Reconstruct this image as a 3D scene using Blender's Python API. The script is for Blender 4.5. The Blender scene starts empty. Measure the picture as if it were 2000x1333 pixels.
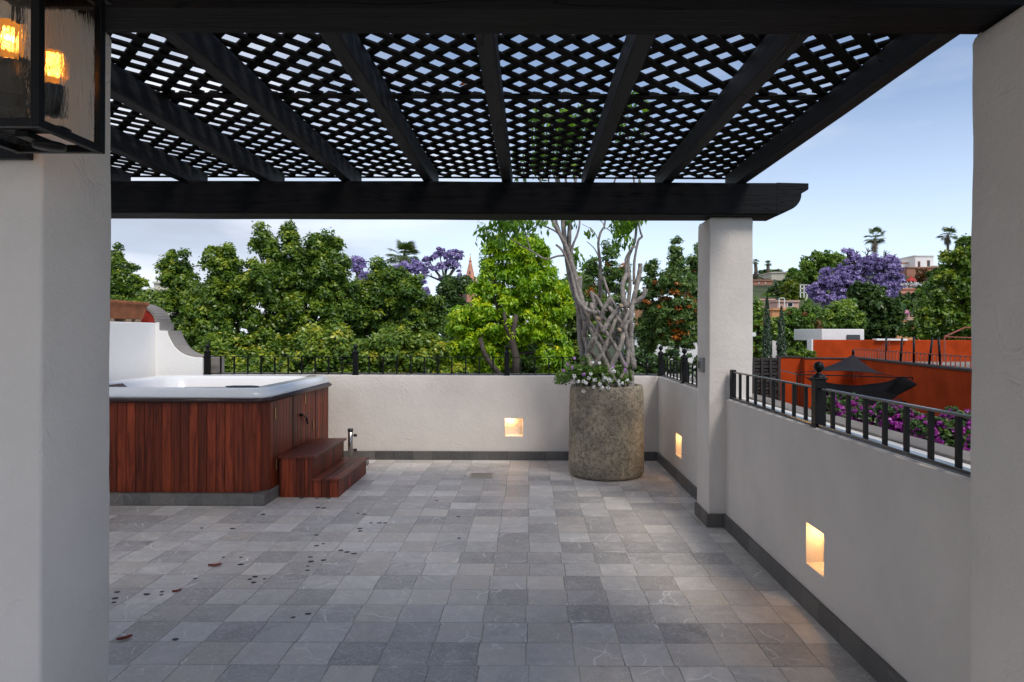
import bpy, math, random
import numpy as np
from mathutils import Vector, Matrix, noise as mnoise
R = math.radians
scene = bpy.context.scene
COL = scene.collection
random.seed(7); rng = np.random.default_rng(7)

# ------------------------------------------------------------------ camera
F, VX, HY, CH = 1310.0, 1035.0, 652.0, 1.67      # focal (px of a 2000 px wide frame), vanishing point, eye height
cam = bpy.data.cameras.new('camera'); cam_o = bpy.data.objects.new('camera', cam); COL.objects.link(cam_o)
cam.sensor_width = 36; cam.lens = 36 * F / 2000
cam.shift_x = -(VX - 1000) / 2000; cam.shift_y = (HY - 666.5) / 2000
cam.clip_start = 0.05; cam.clip_end = 3000
cam_o.matrix_world = Matrix.Translation((0, 0, CH)) @ Matrix.Rotation(R(90), 4, 'X') @ Matrix.Rotation(R(0.2), 4, 'Z')
scene.camera = cam_o
def at(px, py, D):
    return Vector(((px - VX) / F * D, D, CH - (py - HY) / F * D))

# ------------------------------------------------------------------ world, sun, exposure
SUN_AZ, SUN_EL = R(148), R(52)       # azimuth clockwise from +Y: behind the camera, to the right
w = bpy.data.worlds.new('World'); scene.world = w; w.use_nodes = True
nt = w.node_tree; nt.nodes.clear()
def N(nt, t, **k):
    n = nt.nodes.new(t)
    for a, b in k.items(): setattr(n, a, b)
    return n
out = N(nt, 'ShaderNodeOutputWorld'); bg = N(nt, 'ShaderNodeBackground')
sky = N(nt, 'ShaderNodeTexSky', sky_type='NISHITA', sun_disc=False, sun_elevation=SUN_EL, sun_rotation=SUN_AZ,
        altitude=1900, air_density=1.0, dust_density=1.2, ozone_density=1.6)
tc = N(nt, 'ShaderNodeTexCoord'); sep = N(nt, 'ShaderNodeSeparateXYZ')
nt.links.new(tc.outputs['Generated'], sep.inputs[0])
def M_(nt, op, a, b=None, c=None, clamp=False):
    n = N(nt, 'ShaderNodeMath', operation=op, use_clamp=clamp)
    for i, v in enumerate((a, b, c)):
        if v is None: continue
        if isinstance(v, (int, float)): n.inputs[i].default_value = v
        else: nt.links.new(v, n.inputs[i])
    return n.outputs[0]
def ramp(nt, src, pts, interp='LINEAR'):
    n = N(nt, 'ShaderNodeValToRGB'); n.color_ramp.interpolation = interp
    el = n.color_ramp.elements
    while len(el) > 1: el.remove(el[-1])
    for i, (p, c) in enumerate(pts):
        e = el[0] if i == 0 else el.new(p)
        e.position = p; e.color = (c[0], c[1], c[2], 1) if not isinstance(c, (int, float)) else (c, c, c, 1)
    if src is not None: nt.links.new(src, n.inputs[0])
    return n
def mix(nt, f, a, b, mode='MIX'):
    n = N(nt, 'ShaderNodeMix', data_type='RGBA', blend_type=mode)
    for i, v in ((0, f), (6, a), (7, b)):
        if isinstance(v, (int, float)): n.inputs[i].default_value = v
        elif isinstance(v, tuple): n.inputs[i].default_value = (*v, 1)
        else: nt.links.new(v, n.inputs[i])
    return n.outputs[2]
# thin high clouds: denser in the left (west) part of the sky
mp = N(nt, 'ShaderNodeMapping'); mp.inputs['Scale'].default_value = (1.0, 1.0, 3.6)
nt.links.new(tc.outputs['Generated'], mp.inputs[0])
cn = N(nt, 'ShaderNodeTexNoise'); cn.inputs['Scale'].default_value = 2.3; cn.inputs['Detail'].default_value = 9; cn.inputs['Roughness'].default_value = .56
nt.links.new(mp.outputs[0], cn.inputs['Vector'])
side = M_(nt, 'MULTIPLY_ADD', sep.outputs[0], -1.5, 0.0, clamp=True)      # 0 right, 1 left
cf = M_(nt, 'MULTIPLY_ADD', side, 0.5, cn.outputs[0])
cfr = ramp(nt, cf, [(.50, 0), (.58, .16), (.72, .62), (.9, .95)])
cn2 = N(nt, 'ShaderNodeTexNoise'); cn2.inputs['Scale'].default_value = 3.4; cn2.inputs['Detail'].default_value = 6
nt.links.new(mp.outputs[0], cn2.inputs['Vector'])
cc = ramp(nt, cn2.outputs[0], [(.40, (3.5, 3.85, 4.7)), (.64, (6.6, 6.8, 7.3))])
hz = ramp(nt, sep.outputs[2], [(0.0, .82), (.10, .55), (.3, .14), (.6, .0)])
base = mix(nt, 1.0, sky.outputs[0], (1.04, 1.03, 1.04), 'MULTIPLY')
base = mix(nt, hz.outputs[0], base, (7.2, 8.1, 9.3))
skyc = mix(nt, cfr.outputs[0], base, cc.outputs[0])
nt.links.new(skyc, bg.inputs[0]); bg.inputs[1].default_value = 0.072
nt.links.new(bg.outputs[0], out.inputs[0])
sun = bpy.data.lights.new('sun', 'SUN'); sun.energy = 1.25; sun.angle = R(18); sun.color = (1, .93, .83)
sun_o = bpy.data.objects.new('sun', sun); COL.objects.link(sun_o)
sd = Vector((math.sin(SUN_AZ) * math.cos(SUN_EL), math.cos(SUN_AZ) * math.cos(SUN_EL), math.sin(SUN_EL)))
sun_o.rotation_euler = sd.to_track_quat('Z', 'Y').to_euler()
scene.view_settings.view_transform = 'Standard'; scene.view_settings.look = 'None'
scene.view_settings.exposure = 1.12; scene.view_settings.gamma = 1
scene.render.engine = 'CYCLES'
scene.render.resolution_x = 1024; scene.render.resolution_y = 682

# ------------------------------------------------------------------ materials
def mat(name):
    m = bpy.data.materials.new(name); m.use_nodes = True
    nt = m.node_tree; b = nt.nodes['Principled BSDF']
    return m, nt, b
def objco(nt, scale=(1, 1, 1), loc=(0, 0, 0)):
    g = N(nt, 'ShaderNodeNewGeometry'); mp = N(nt, 'ShaderNodeMapping')
    mp.inputs['Scale'].default_value = scale; mp.inputs['Location'].default_value = loc
    t = N(nt, 'ShaderNodeTexCoord'); nt.links.new(t.outputs['Object'], mp.inputs[0])
    return mp.outputs[0]
def noise(nt, vec, scale, detail=4, rough=.5, dist=0):
    n = N(nt, 'ShaderNodeTexNoise'); n.inputs['Scale'].default_value = scale; n.inputs['Detail'].default_value = detail
    n.inputs['Roughness'].default_value = rough; n.inputs['Distortion'].default_value = dist
    if vec is not None: nt.links.new(vec, n.inputs['Vector'])
    return n.outputs[0]
def bump(nt, b, h, dist=.01, strength=1.0):
    n = N(nt, 'ShaderNodeBump'); n.inputs['Distance'].default_value = dist; n.inputs['Strength'].default_value = strength
    nt.links.new(h, n.inputs['Height']); nt.links.new(n.outputs[0], b.inputs['Normal'])
def simple(name, col, rough=.6, metal=0, var=.12, scale=6, bmp=.0, bscale=40, spec=.5):
    m, nt, b = mat(name); v = objco(nt)
    n = noise(nt, v, scale, 5, .6)
    c0 = tuple(c * (1 - var) for c in col); c1 = tuple(min(1, c * (1 + var)) for c in col)
    nt.links.new(ramp(nt, n, [(.3, c0), (.7, c1)]).outputs[0], b.inputs['Base Color'])
    b.inputs['Roughness'].default_value = rough; b.inputs['Metallic'].default_value = metal
    b.inputs['Specular IOR Level'].default_value = spec
    if bmp: bump(nt, b, noise(nt, v, bscale, 4), bmp)
    return m
def plaster(name, col, dirt=.10, trowel=.006):
    m, nt, b = mat(name); v = objco(nt)
    big = noise(nt, v, 1.3, 6, .6); fine = noise(nt, v, 9, 5, .6)
    d0 = tuple(c * (1 - dirt) for c in col)
    c = ramp(nt, big, [(.35, d0), (.6, col)]).outputs[0]
    c = mix(nt, ramp(nt, fine, [(.35, 0.12), (.5, 0)]).outputs[0], c, tuple(x * .86 for x in col))
    nt.links.new(c, b.inputs['Base Color']); b.inputs['Roughness'].default_value = .85; b.inputs['Specular IOR Level'].default_value = .25
    # trowel marks: low soft lumps with a few thin raised edges, and a fine sandy grain
    n1 = noise(nt, v, 4.2, 4, .6, .9)
    ridge = M_(nt, 'ABSOLUTE', M_(nt, 'SUBTRACT', n1, .5)); ridge = ramp(nt, ridge, [(0, 1), (.045, 0)]).outputs[0]
    mask = ramp(nt, noise(nt, v, 3.1, 3), [(.55, 0), (.72, .5)]).outputs[0]
    h = M_(nt, 'MULTIPLY', M_(nt, 'MULTIPLY', ridge, mask), 1.0)
    h = M_(nt, 'MULTIPLY_ADD', noise(nt, v, 95, 5, .7), .42, h)
    h = M_(nt, 'MULTIPLY_ADD', noise(nt, v, 22, 4, .6), .7, h)
    h = M_(nt, 'MULTIPLY_ADD', noise(nt, v, 5, 3), .8, h)
    bump(nt, b, h, trowel)
    return m
def wood(name, dark, lit, axis, rough=.45, gs=3.0, bmp=.003, tint=False, worn=None, spec=.5, knots=False):
    m, nt, b = mat(name)
    sc = [26, 26, 26]; sc[axis] = 1.6
    v = objco(nt, tuple(sc))
    if tint:
        at_ = N(nt, 'ShaderNodeAttribute', attribute_name='tint')
        va = N(nt, 'ShaderNodeVectorMath', operation='MULTIPLY_ADD')
        cmb = N(nt, 'ShaderNodeCombineXYZ')
        for i in range(3): nt.links.new(at_.outputs['Fac'], cmb.inputs[i])
        nt.links.new(cmb.outputs[0], va.inputs[0]); va.inputs[1].default_value = (37, 37, 37); nt.links.new(v, va.inputs[2]); v = va.outputs[0]
    n = noise(nt, v, gs * .35, 6, .65, .8)
    c = ramp(nt, n, [(.32, dark), (.68, lit)]).outputs[0]
    if tint:
        t = ramp(nt, at_.outputs['Fac'], [(0, .5), (.5, 1.0), (1, 1.7)]).outputs[0]
        c = mix(nt, 1.0, c, t, 'MULTIPLY')
    h = n
    if knots:
        sc2 = [9, 9, 9]; sc2[axis] = 2.2
        vor = N(nt, 'ShaderNodeTexVoronoi'); vor.inputs['Scale'].default_value = .8; nt.links.new(objco(nt, tuple(sc2)), vor.inputs['Vector'])
        kn = ramp(nt, vor.outputs['Distance'], [(.07, 1), (.13, 0)]).outputs[0]
        c = mix(nt, kn, c, tuple(x * .35 for x in dark))
        crk = ramp(nt, M_(nt, 'ABSOLUTE', M_(nt, 'SUBTRACT', noise(nt, v, .55, 2, .5, .3), .5)), [(0, 1), (.007, 0)]).outputs[0]
        c = mix(nt, M_(nt, 'MULTIPLY', crk, .8), c, tuple(x * .3 for x in dark))
        h = M_(nt, 'SUBTRACT', h, M_(nt, 'MULTIPLY', crk, 1.5))
    if worn:
        wv = ramp(nt, noise(nt, objco(nt), 2.2, 6, .65), [(.55, 0), (.72, .55)]).outputs[0]
        c = mix(nt, wv, c, worn)
    nt.links.new(c, b.inputs['Base Color'])
    nt.links.new(ramp(nt, n, [(.3, rough - .08), (.7, rough + .12)]).outputs[0], b.inputs['Roughness'])
    b.inputs['Specular IOR Level'].default_value = spec
    bump(nt, b, h, bmp)
    return m
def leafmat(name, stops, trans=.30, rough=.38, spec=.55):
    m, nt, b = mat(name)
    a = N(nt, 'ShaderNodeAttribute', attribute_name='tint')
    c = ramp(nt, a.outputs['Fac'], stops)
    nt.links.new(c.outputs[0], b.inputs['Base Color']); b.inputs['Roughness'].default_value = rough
    b.inputs['Specular IOR Level'].default_value = spec
    tr = N(nt, 'ShaderNodeBsdfTranslucent')
    tcx = mix(nt, 1.0, c.outputs[0], (1.25, 1.35, .6), 'MULTIPLY') if trans > 0 else c.outputs[0]
    nt.links.new(tcx, tr.inputs[0])
    ms = N(nt, 'ShaderNodeMixShader'); ms.inputs[0].default_value = trans
    o = [x for x in nt.nodes if x.type == 'OUTPUT_MATERIAL'][0]
    nt.links.new(b.outputs[0], ms.inputs[1]); nt.links.new(tr.outputs[0], ms.inputs[2]); nt.links.new(ms.outputs[0], o.inputs[0])
    return m
def emis(name, col, s):
    m, nt, b = mat(name); b.inputs['Base Color'].default_value = (*col, 1)
    b.inputs['Emission Color'].default_value = (*col, 1); b.inputs['Emission Strength'].default_value = s
    return m

MT = {}
MT['plaster'] = plaster('grey_white_plaster', (.70, .645, .595))
MT['plaster_white'] = plaster('white_plaster', (.86, .85, .83), .03, .002)
MT['plaster_red'] = plaster('ochre_red_plaster', (.44, .055, .011), .34, .004)
MT['plaster_red'].node_tree.nodes['Principled BSDF'].inputs['Specular IOR Level'].default_value = .06
MT['plaster_darkred'] = plaster('deep_red_plaster', (.30, .025, .016), .3, .004)
MT['beam'] = wood('black_stained_beam', (.0045, .0047, .0056), (.012, .012, .014), 0, .55, 3, .004, knots=True, worn=(.014, .014, .015), spec=.12)
MT['rafter'] = wood('black_stained_rafter', (.009, .0093, .011), (.030, .0305, .034), 1, .55, 3, .004, knots=True, worn=(.028, .027, .028), spec=.2)
MT['lattice'] = simple('dark_lattice_wood', (.006, .0052, .005), .75, var=.6, scale=9, bmp=.002, spec=.12)
MT['iron'] = simple('black_iron', (.003, .003, .0033), .38, .0, var=.25, scale=30, bmp=.0008, bscale=90, spec=.22)
MT['iron_gloss'] = simple('glossy_black_rail_paint', (.004, .0042, .005), .16, .0, var=.2, scale=30, spec=.8)
MT['stone'] = plaster('grey_coping_stone', (.29, .265, .24), .35, .008)
MT['cedar_v'] = wood('red_cedar_upright', (.055, .0075, .0036), (.26, .046, .014), 2, .48, 3, .0015, tint=True, spec=.3)
MT['cedar_y'] = wood('red_cedar_tread', (.055, .011, .006), (.21, .046, .02), 1, .42, 3, .0015, tint=True, spec=.35)
MT['cedar_dark'] = simple('dark_cedar_moulding', (.035, .009, .007), .35, var=.3)
MT['terracotta'] = simple('terracotta', (.33, .115, .045), .75, var=.35, scale=7, bmp=.004, bscale=12)
MT['acrylic'] = simple('white_acrylic', (.80, .81, .82), .18, var=.02)
MT['dark_plastic'] = simple('dark_plastic', (.02, .02, .022), .4)
MT['blue_panel'] = simple('blue_control_panel', (.12, .2, .27), .25, var=.4, scale=60)
MT['pillow'] = simple('brown_ribbed_pillow', (.16, .11, .09), .6, var=.3, scale=40)
MT['steel'] = simple('brushed_steel', (.5, .48, .45), .3, 1.0, var=.1)
MT['brass'] = simple('aged_brass', (.45, .32, .14), .4, 1.0, var=.2)
MT['bark_grey'] = simple('pale_grey_bark', (.245, .218, .198), .85, var=.5, scale=16, bmp=.010, bscale=38)
MT['bark_dark'] = simple('dark_bark', (.06, .045, .035), .85, var=.4, scale=8, bmp=.01, bscale=14)
MT['bark_palm'] = simple('palm_bark', (.11, .09, .07), .9, var=.3, scale=6)
MT['soil'] = simple('dark_soil', (.03, .02, .014), .95, var=.4, scale=30, bmp=.01)
MT['white_paint'] = simple('white_paint', (.78, .77, .75), .7, var=.05)
MT['cream'] = simple('cream_wall', (.62, .57, .47), .8, var=.08, scale=.6)
MT['peach'] = simple('peach_wall', (.62, .30, .13), .8, var=.15, scale=.6)
MT['pink'] = simple('pink_wall', (.60, .37, .31), .8, var=.12, scale=.6)
MT['magenta_cloth'] = simple('pink_awning', (.62, .22, .42), .7, var=.1)
MT['rust_frame'] = simple('rust_red_steel', (.28, .07, .04), .6, var=.2)
MT['dome_red'] = simple('red_dome', (.45, .03, .02), .6, var=.15)
MT['glass_dark'] = simple('dark_window', (.03, .035, .04), .1, var=.3)
MT['pinkstone'] = simple('pink_sandstone', (.58, .26, .17), .85, var=.25, scale=.8)
MT['sail'] = simple('dark_grey_shade_cloth', (.022, .020, .022), .85, var=.15, scale=2, spec=.1)
MT['blackcloth'] = simple('black_shade_cloth', (.006, .0055, .006), .9, var=.3, scale=3, spec=.05)
MT['slat'] = simple('dark_slat_wood', (.035, .028, .024), .7, var=.4, scale=3)
MT['roof_tile'] = simple('orange_roof_tile', (.5, .2, .07), .8, var=.2, scale=1.5)
MT['switch'] = simple('grey_switch_plastic', (.30, .30, .29), .4, var=.05)
MT['grass'] = simple('grassy_ground', (.05, .07, .025), .95, var=.5, scale=.3)
MT['hill'] = simple('scrubby_hillside', (.045, .06, .02), .95, var=.6, scale=.25, bmp=.3, bscale=1.2)
MT['dry_leaf'] = simple('dry_red_leaf', (.17, .03, .016), .6, var=.4, scale=40)
MT['orange_leaf'] = simple('dry_orange_leaf', (.5, .14, .02), .6, var=.3, scale=40)
MT['stain'] = simple('dark_floor_stain', (.022, .02, .022), .55, var=.3, scale=40)
MT['petal_white'] = simple('white_petals', (.85, .84, .8), .6, var=.05)
MT['petal_mauve'] = simple('mauve_petals', (.45, .2, .55), .6, var=.2)
MT['brick_tan'] = simple('tan_brick', (.30, .22, .15), .9, var=.25)
# brick wall
m, nt, b = mat('brick_wall'); v = objco(nt, (1, 1, 1)); br = N(nt, 'ShaderNodeTexBrick'); br.inputs['Scale'].default_value = 1.3
sx = N(nt, 'ShaderNodeSeparateXYZ'); nt.links.new(v, sx.inputs[0]); cx = N(nt, 'ShaderNodeCombineXYZ')
nt.links.new(M_(nt, 'ADD', sx.outputs[0], sx.outputs[1]), cx.inputs[0]); nt.links.new(sx.outputs[2], cx.inputs[1]); nt.links.new(cx.outputs[0], br.inputs['Vector'])
br.inputs['Color1'].default_value = (.36, .13, .07, 1); br.inputs['Color2'].default_value = (.27, .10, .06, 1); br.inputs['Mortar'].default_value = (.4, .3, .24, 1)
nt.links.new(br.outputs[0], b.inputs['Base Color']); b.inputs['Roughness'].default_value = .9; MT['brick'] = m
# stone pot
m, nt, b = mat('rough_stone'); v = objco(nt)
n1 = noise(nt, v, 3.2, 8, .68); n2 = noise(nt, v, 75, 5, .7); n3 = noise(nt, v, 26, 6, .7)
c = ramp(nt, n1, [(.3, (.17, .15, .12)), (.48, (.38, .33, .25)), (.62, (.56, .46, .33)), (.75, (.66, .60, .48))]).outputs[0]
c = mix(nt, ramp(nt, n3, [(.38, .75), (.55, 0)]).outputs[0], c, (.12, .098, .07))
c = mix(nt, ramp(nt, n2, [(.50, 0), (.66, .55)]).outputs[0], c, (.72, .64, .50))
nt.links.new(c, b.inputs['Base Color']); b.inputs['Roughness'].default_value = .95; b.inputs['Specular IOR Level'].default_value = .2
h = M_(nt, 'MULTIPLY_ADD', n3, 1.2, n2); vp = N(nt, 'ShaderNodeTexVoronoi'); vp.inputs['Scale'].default_value = 22; nt.links.new(v, vp.inputs['Vector'])
h = M_(nt, 'MULTIPLY_ADD', ramp(nt, vp.outputs['Distance'], [(.0, 0), (.35, 1)]).outputs[0], .4, h)
bump(nt, b, h, .022); MT['rough_stone'] = m
# grey stone tiles (object coordinates = world metres)
def tilemat(name, size, off, vertical=False, gain=1.0):
    m, nt, b = mat(name); v = objco(nt)
    s = N(nt, 'ShaderNodeSeparateXYZ'); nt.links.new(v, s.inputs[0])
    if vertical:
        a1 = M_(nt, 'ADD', s.outputs[0], s.outputs[1]); a2 = s.outputs[2]
    else: a1, a2 = s.outputs[0], s.outputs[1]
    u = M_(nt, 'DIVIDE', M_(nt, 'SUBTRACT', a1, off[0]), size[0]); w_ = M_(nt, 'DIVIDE', M_(nt, 'SUBTRACT', a2, off[1]), size[1])
    fw = M_(nt, 'FLOOR', w_)
    wn0 = N(nt, 'ShaderNodeTexWhiteNoise', noise_dimensions='1D'); nt.links.new(fw, wn0.inputs['W'])
    if not vertical: u = M_(nt, 'ADD', u, M_(nt, 'MULTIPLY', wn0.outputs['Value'], .09))
    fu = M_(nt, 'FLOOR', u)
    cb = N(nt, 'ShaderNodeCombineXYZ'); nt.links.new(fu, cb.inputs[0]); nt.links.new(fw, cb.inputs[1])
    wn = N(nt, 'ShaderNodeTexWhiteNoise', noise_dimensions='3D'); nt.links.new(cb.outputs[0], wn.inputs['Vector'])
    def edge(x, sz):
        f = M_(nt, 'FRACT', x); e = M_(nt, 'MINIMUM', f, M_(nt, 'SUBTRACT', 1.0, f)); return M_(nt, 'MULTIPLY', e, sz)
    wob = M_(nt, 'MULTIPLY', M_(nt, 'SUBTRACT', noise(nt, v, 40, 4, .7), .5), .009)
    e = M_(nt, 'ADD', M_(nt, 'MINIMUM', edge(u, size[0]), edge(w_, size[1])), wob)
    grout = ramp(nt, e, [(.0008, 1), (.0028, 0)]).outputs[0]
    va = N(nt, 'ShaderNodeVectorMath', operation='MULTIPLY_ADD'); nt.links.new(wn.outputs['Color'], va.inputs[0]); va.inputs[1].default_value = (60, 60, 60); nt.links.new(v, va.inputs[2])
    vv = va.outputs[0]
    n1 = noise(nt, vv, 7, 8, .68, .6); n2 = noise(nt, vv, 55, 6, .75)
    tone = M_(nt, 'ADD', M_(nt, 'MULTIPLY', wn.outputs['Value'], .46), M_(nt, 'MULTIPLY', n1, .75))
    c = ramp(nt, tone, [(.2, tuple(g * gain for g in (.050, .0465, .0455))), (.5, tuple(g * gain for g in (.092, .086, .082))), (.8, tuple(g * gain for g in (.150, .141, .132))), (1.0, tuple(g * gain for g in (.21, .195, .175)))]).outputs[0]
    sc_ = N(nt, 'ShaderNodeSeparateXYZ'); nt.links.new(wn.outputs['Color'], sc_.inputs[0])
    c = mix(nt, ramp(nt, sc_.outputs[1], [(.55, 0), (.95, .4)]).outputs[0], c, tuple(g * gain for g in (.150, .128, .104)))
    c = mix(nt, ramp(nt, noise(nt, vv, 3.2, 5, .7), [(.45, 0), (.7, .5)]).outputs[0], c, tuple(g * gain for g in (.135, .128, .122)))
    c = mix(nt, ramp(nt, n2, [(.50, 0), (.66, .6)]).outputs[0], c, tuple(g * gain for g in (.165, .158, .154)))
    vs = N(nt, 'ShaderNodeMapping'); vs.inputs['Scale'].default_value = (3.0, 3.0, 3.0); nt.links.new(vv, vs.inputs[0])
    def veins(sc, wdt, lo, hi, msc):
        vo = N(nt, 'ShaderNodeTexVoronoi', feature='DISTANCE_TO_EDGE'); vo.inputs['Scale'].default_value = sc
        wv = N(nt, 'ShaderNodeVectorMath', operation='MULTIPLY_ADD'); nn = N(nt, 'ShaderNodeTexNoise'); nn.inputs['Scale'].default_value = 9; nt.links.new(vv, nn.inputs['Vector'])
        nt.links.new(nn.outputs['Color'], wv.inputs[0]); wv.inputs[1].default_value = (.07, .07, .07); nt.links.new(vv, wv.inputs[2]); nt.links.new(wv.outputs[0], vo.inputs['Vector'])
        vn = ramp(nt, vo.outputs['Distance'], [(0, 1), (wdt, 0)]).outputs[0]
        return M_(nt, 'MULTIPLY', vn, ramp(nt, noise(nt, vv, msc, 2), [(lo, 0), (hi, 1)]).outputs[0])
    ve = M_(nt, 'MAXIMUM', veins(2.6, .012, .5, .62, 5), M_(nt, 'MULTIPLY', veins(9, .03, .5, .64, 8), .5))
    c = mix(nt, M_(nt, 'MULTIPLY', ve, .62), c, tuple(g * gain for g in (.26, .255, .25)))
    c = mix(nt, ramp(nt, noise(nt, v, .9, 5, .6), [(.45, 0), (.75, .4)]).outputs[0], c, tuple(g * gain for g in (.118, .110, .100)))   # dust
    c = mix(nt, M_(nt, 'MULTIPLY', grout, ramp(nt, noise(nt, v, 1.7, 4, .6), [(.35, .35), (.6, .9)]).outputs[0]), c, mix(nt, ramp(nt, noise(nt, v, 2.3, 3), [(.42, 0), (.58, 1)]).outputs[0], tuple(g * gain for g in (.030, .028, .026)), tuple(g * gain for g in (.105, .097, .085))))
    nt.links.new(c, b.inputs['Base Color'])
    nt.links.new(ramp(nt, n1, [(.3, .36), (.7, .58)]).outputs[0], b.inputs['Roughness'])
    b.inputs['Specular IOR Level'].default_value = .42
    h = M_(nt, 'SUBTRACT', M_(nt, 'MULTIPLY_ADD', n2, .35, M_(nt, 'MULTIPLY', n1, .7)), M_(nt, 'MULTIPLY', grout, .9))
    h = M_(nt, 'MULTIPLY_ADD', wn.outputs['Value'], .55, h)
    bump(nt, b, h, .0035)
    return m
MT['floor'] = tilemat('grey_stone_floor_tiles', (.25, .25), (0.003, .121), gain=4.5)
MT['skirt'] = tilemat('grey_stone_skirting', (.25, 3.0), (.05, -1.0), True, gain=.9)
MT['plinth'] = tilemat('grey_stone_plinth', (.25, 3.0), (.05, -1.0), True, gain=1.3)
# glass
m, nt, b = mat('seeded_amber_glass'); b.inputs['Base Color'].default_value = (.93, .88, .8, 1); b.inputs['Roughness'].default_value = .03
b.inputs['Transmission Weight'].default_value = 1; b.inputs['IOR'].default_value = 1.45
v = objco(nt, (1, 1, .25)); bump(nt, b, noise(nt, v, 26, 4, .6, .8), .0018); MT['glass'] = m
m, nt, b = mat('amber_bulb_glass'); b.inputs['Base Color'].default_value = (1, .55, .16, 1); b.inputs['Roughness'].default_value = 0
b.inputs['Transmission Weight'].default_value = 1; b.inputs['IOR'].default_value = 1.1; b.inputs['Emission Color'].default_value = (1, .35, .03, 1); b.inputs['Emission Strength'].default_value = .12; MT['bulb'] = m
MT['filament'] = emis('glowing_filament', (1, .50, .14), 7)
MT['nichelamp'] = emis('warm_lamp_lens', (1, .62, .24), 5)
# leaves
MT['ficus'] = leafmat('ficus_leaves', [(0, (0.0368, 0.0798, 0.0149)), (0.45, (0.0919, 0.1785, 0.0231)), (0.8, (0.2625, 0.357, 0.0363)), (1, (0.6825, 0.588, 0.066))])
MT['lime'] = leafmat('lime_leaves', [(0, (0.0651, 0.1638, 0.0101)), (0.4, (0.1953, 0.3822, 0.0151)), (0.8, (0.4557, 0.6006, 0.0189)), (1, (0.9, 0.7644, 0.0252))])
MT['oak'] = leafmat('ferny_leaves', [(0, (0.0426, 0.0939, 0.0251)), (0.6, (0.1197, 0.21, 0.046)), (1, (0.3192, 0.3952, 0.0836))])
MT['oakflower'] = leafmat('orange_blossom', [(0, (.22, .055, .006)), (1, (.58, .19, .015))], .2)
MT['jaca'] = leafmat('jacaranda_blossom', [(0, (0.1654, 0.121, 0.32)), (0.6, (0.3471, 0.27, 0.611)), (1, (0.5951, 0.503, 0.8438))], .25)
MT['dark'] = leafmat('dark_evergreen_leaves', [(0, (0.0224, 0.052, 0.0141)), (0.6, (0.0627, 0.124, 0.0246)), (1, (0.1568, 0.24, 0.044))])
MT['mid'] = leafmat('mid_green_leaves', [(0, (0.0462, 0.1001, 0.0185)), (0.6, (0.126, 0.2366, 0.0339)), (1, (0.336, 0.4368, 0.0616))])
MT['yellow'] = leafmat('yellow_green_leaves', [(0, (.07, .12, .015)), (.6, (.17, .23, .02)), (1, (.32, .34, .03))])
MT['cypress'] = leafmat('cypress_foliage', [(0, (0.015, 0.033, 0.015)), (0.6, (0.0375, 0.075, 0.03)), (1, (0.075, 0.1275, 0.045))], .2)
MT['palm'] = leafmat('palm_fronds', [(0, (0.036, 0.068, 0.0195)), (0.6, (0.09, 0.136, 0.0325)), (1, (0.216, 0.255, 0.065))], .25)
MT['palmdead'] = leafmat('dead_palm_fronds', [(0, (.09, .065, .04)), (1, (.22, .17, .11))], .1)
MT['bougain'] = leafmat('magenta_bracts', [(0, (.14, .014, .15)), (.6, (.36, .032, .36)), (1, (.60, .10, .52))], .3)
MT['potleaf'] = leafmat('glossy_pot_leaves', [(0, (0.0336, 0.0891, 0.0158)), (0.6, (0.0924, 0.2106, 0.0264)), (1, (0.2688, 0.4374, 0.0396))], .45, .35)
MT['rusty'] = leafmat('rusty_leaves', [(0, (.10, .045, .015)), (1, (.28, .13, .04))], .3)

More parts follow.
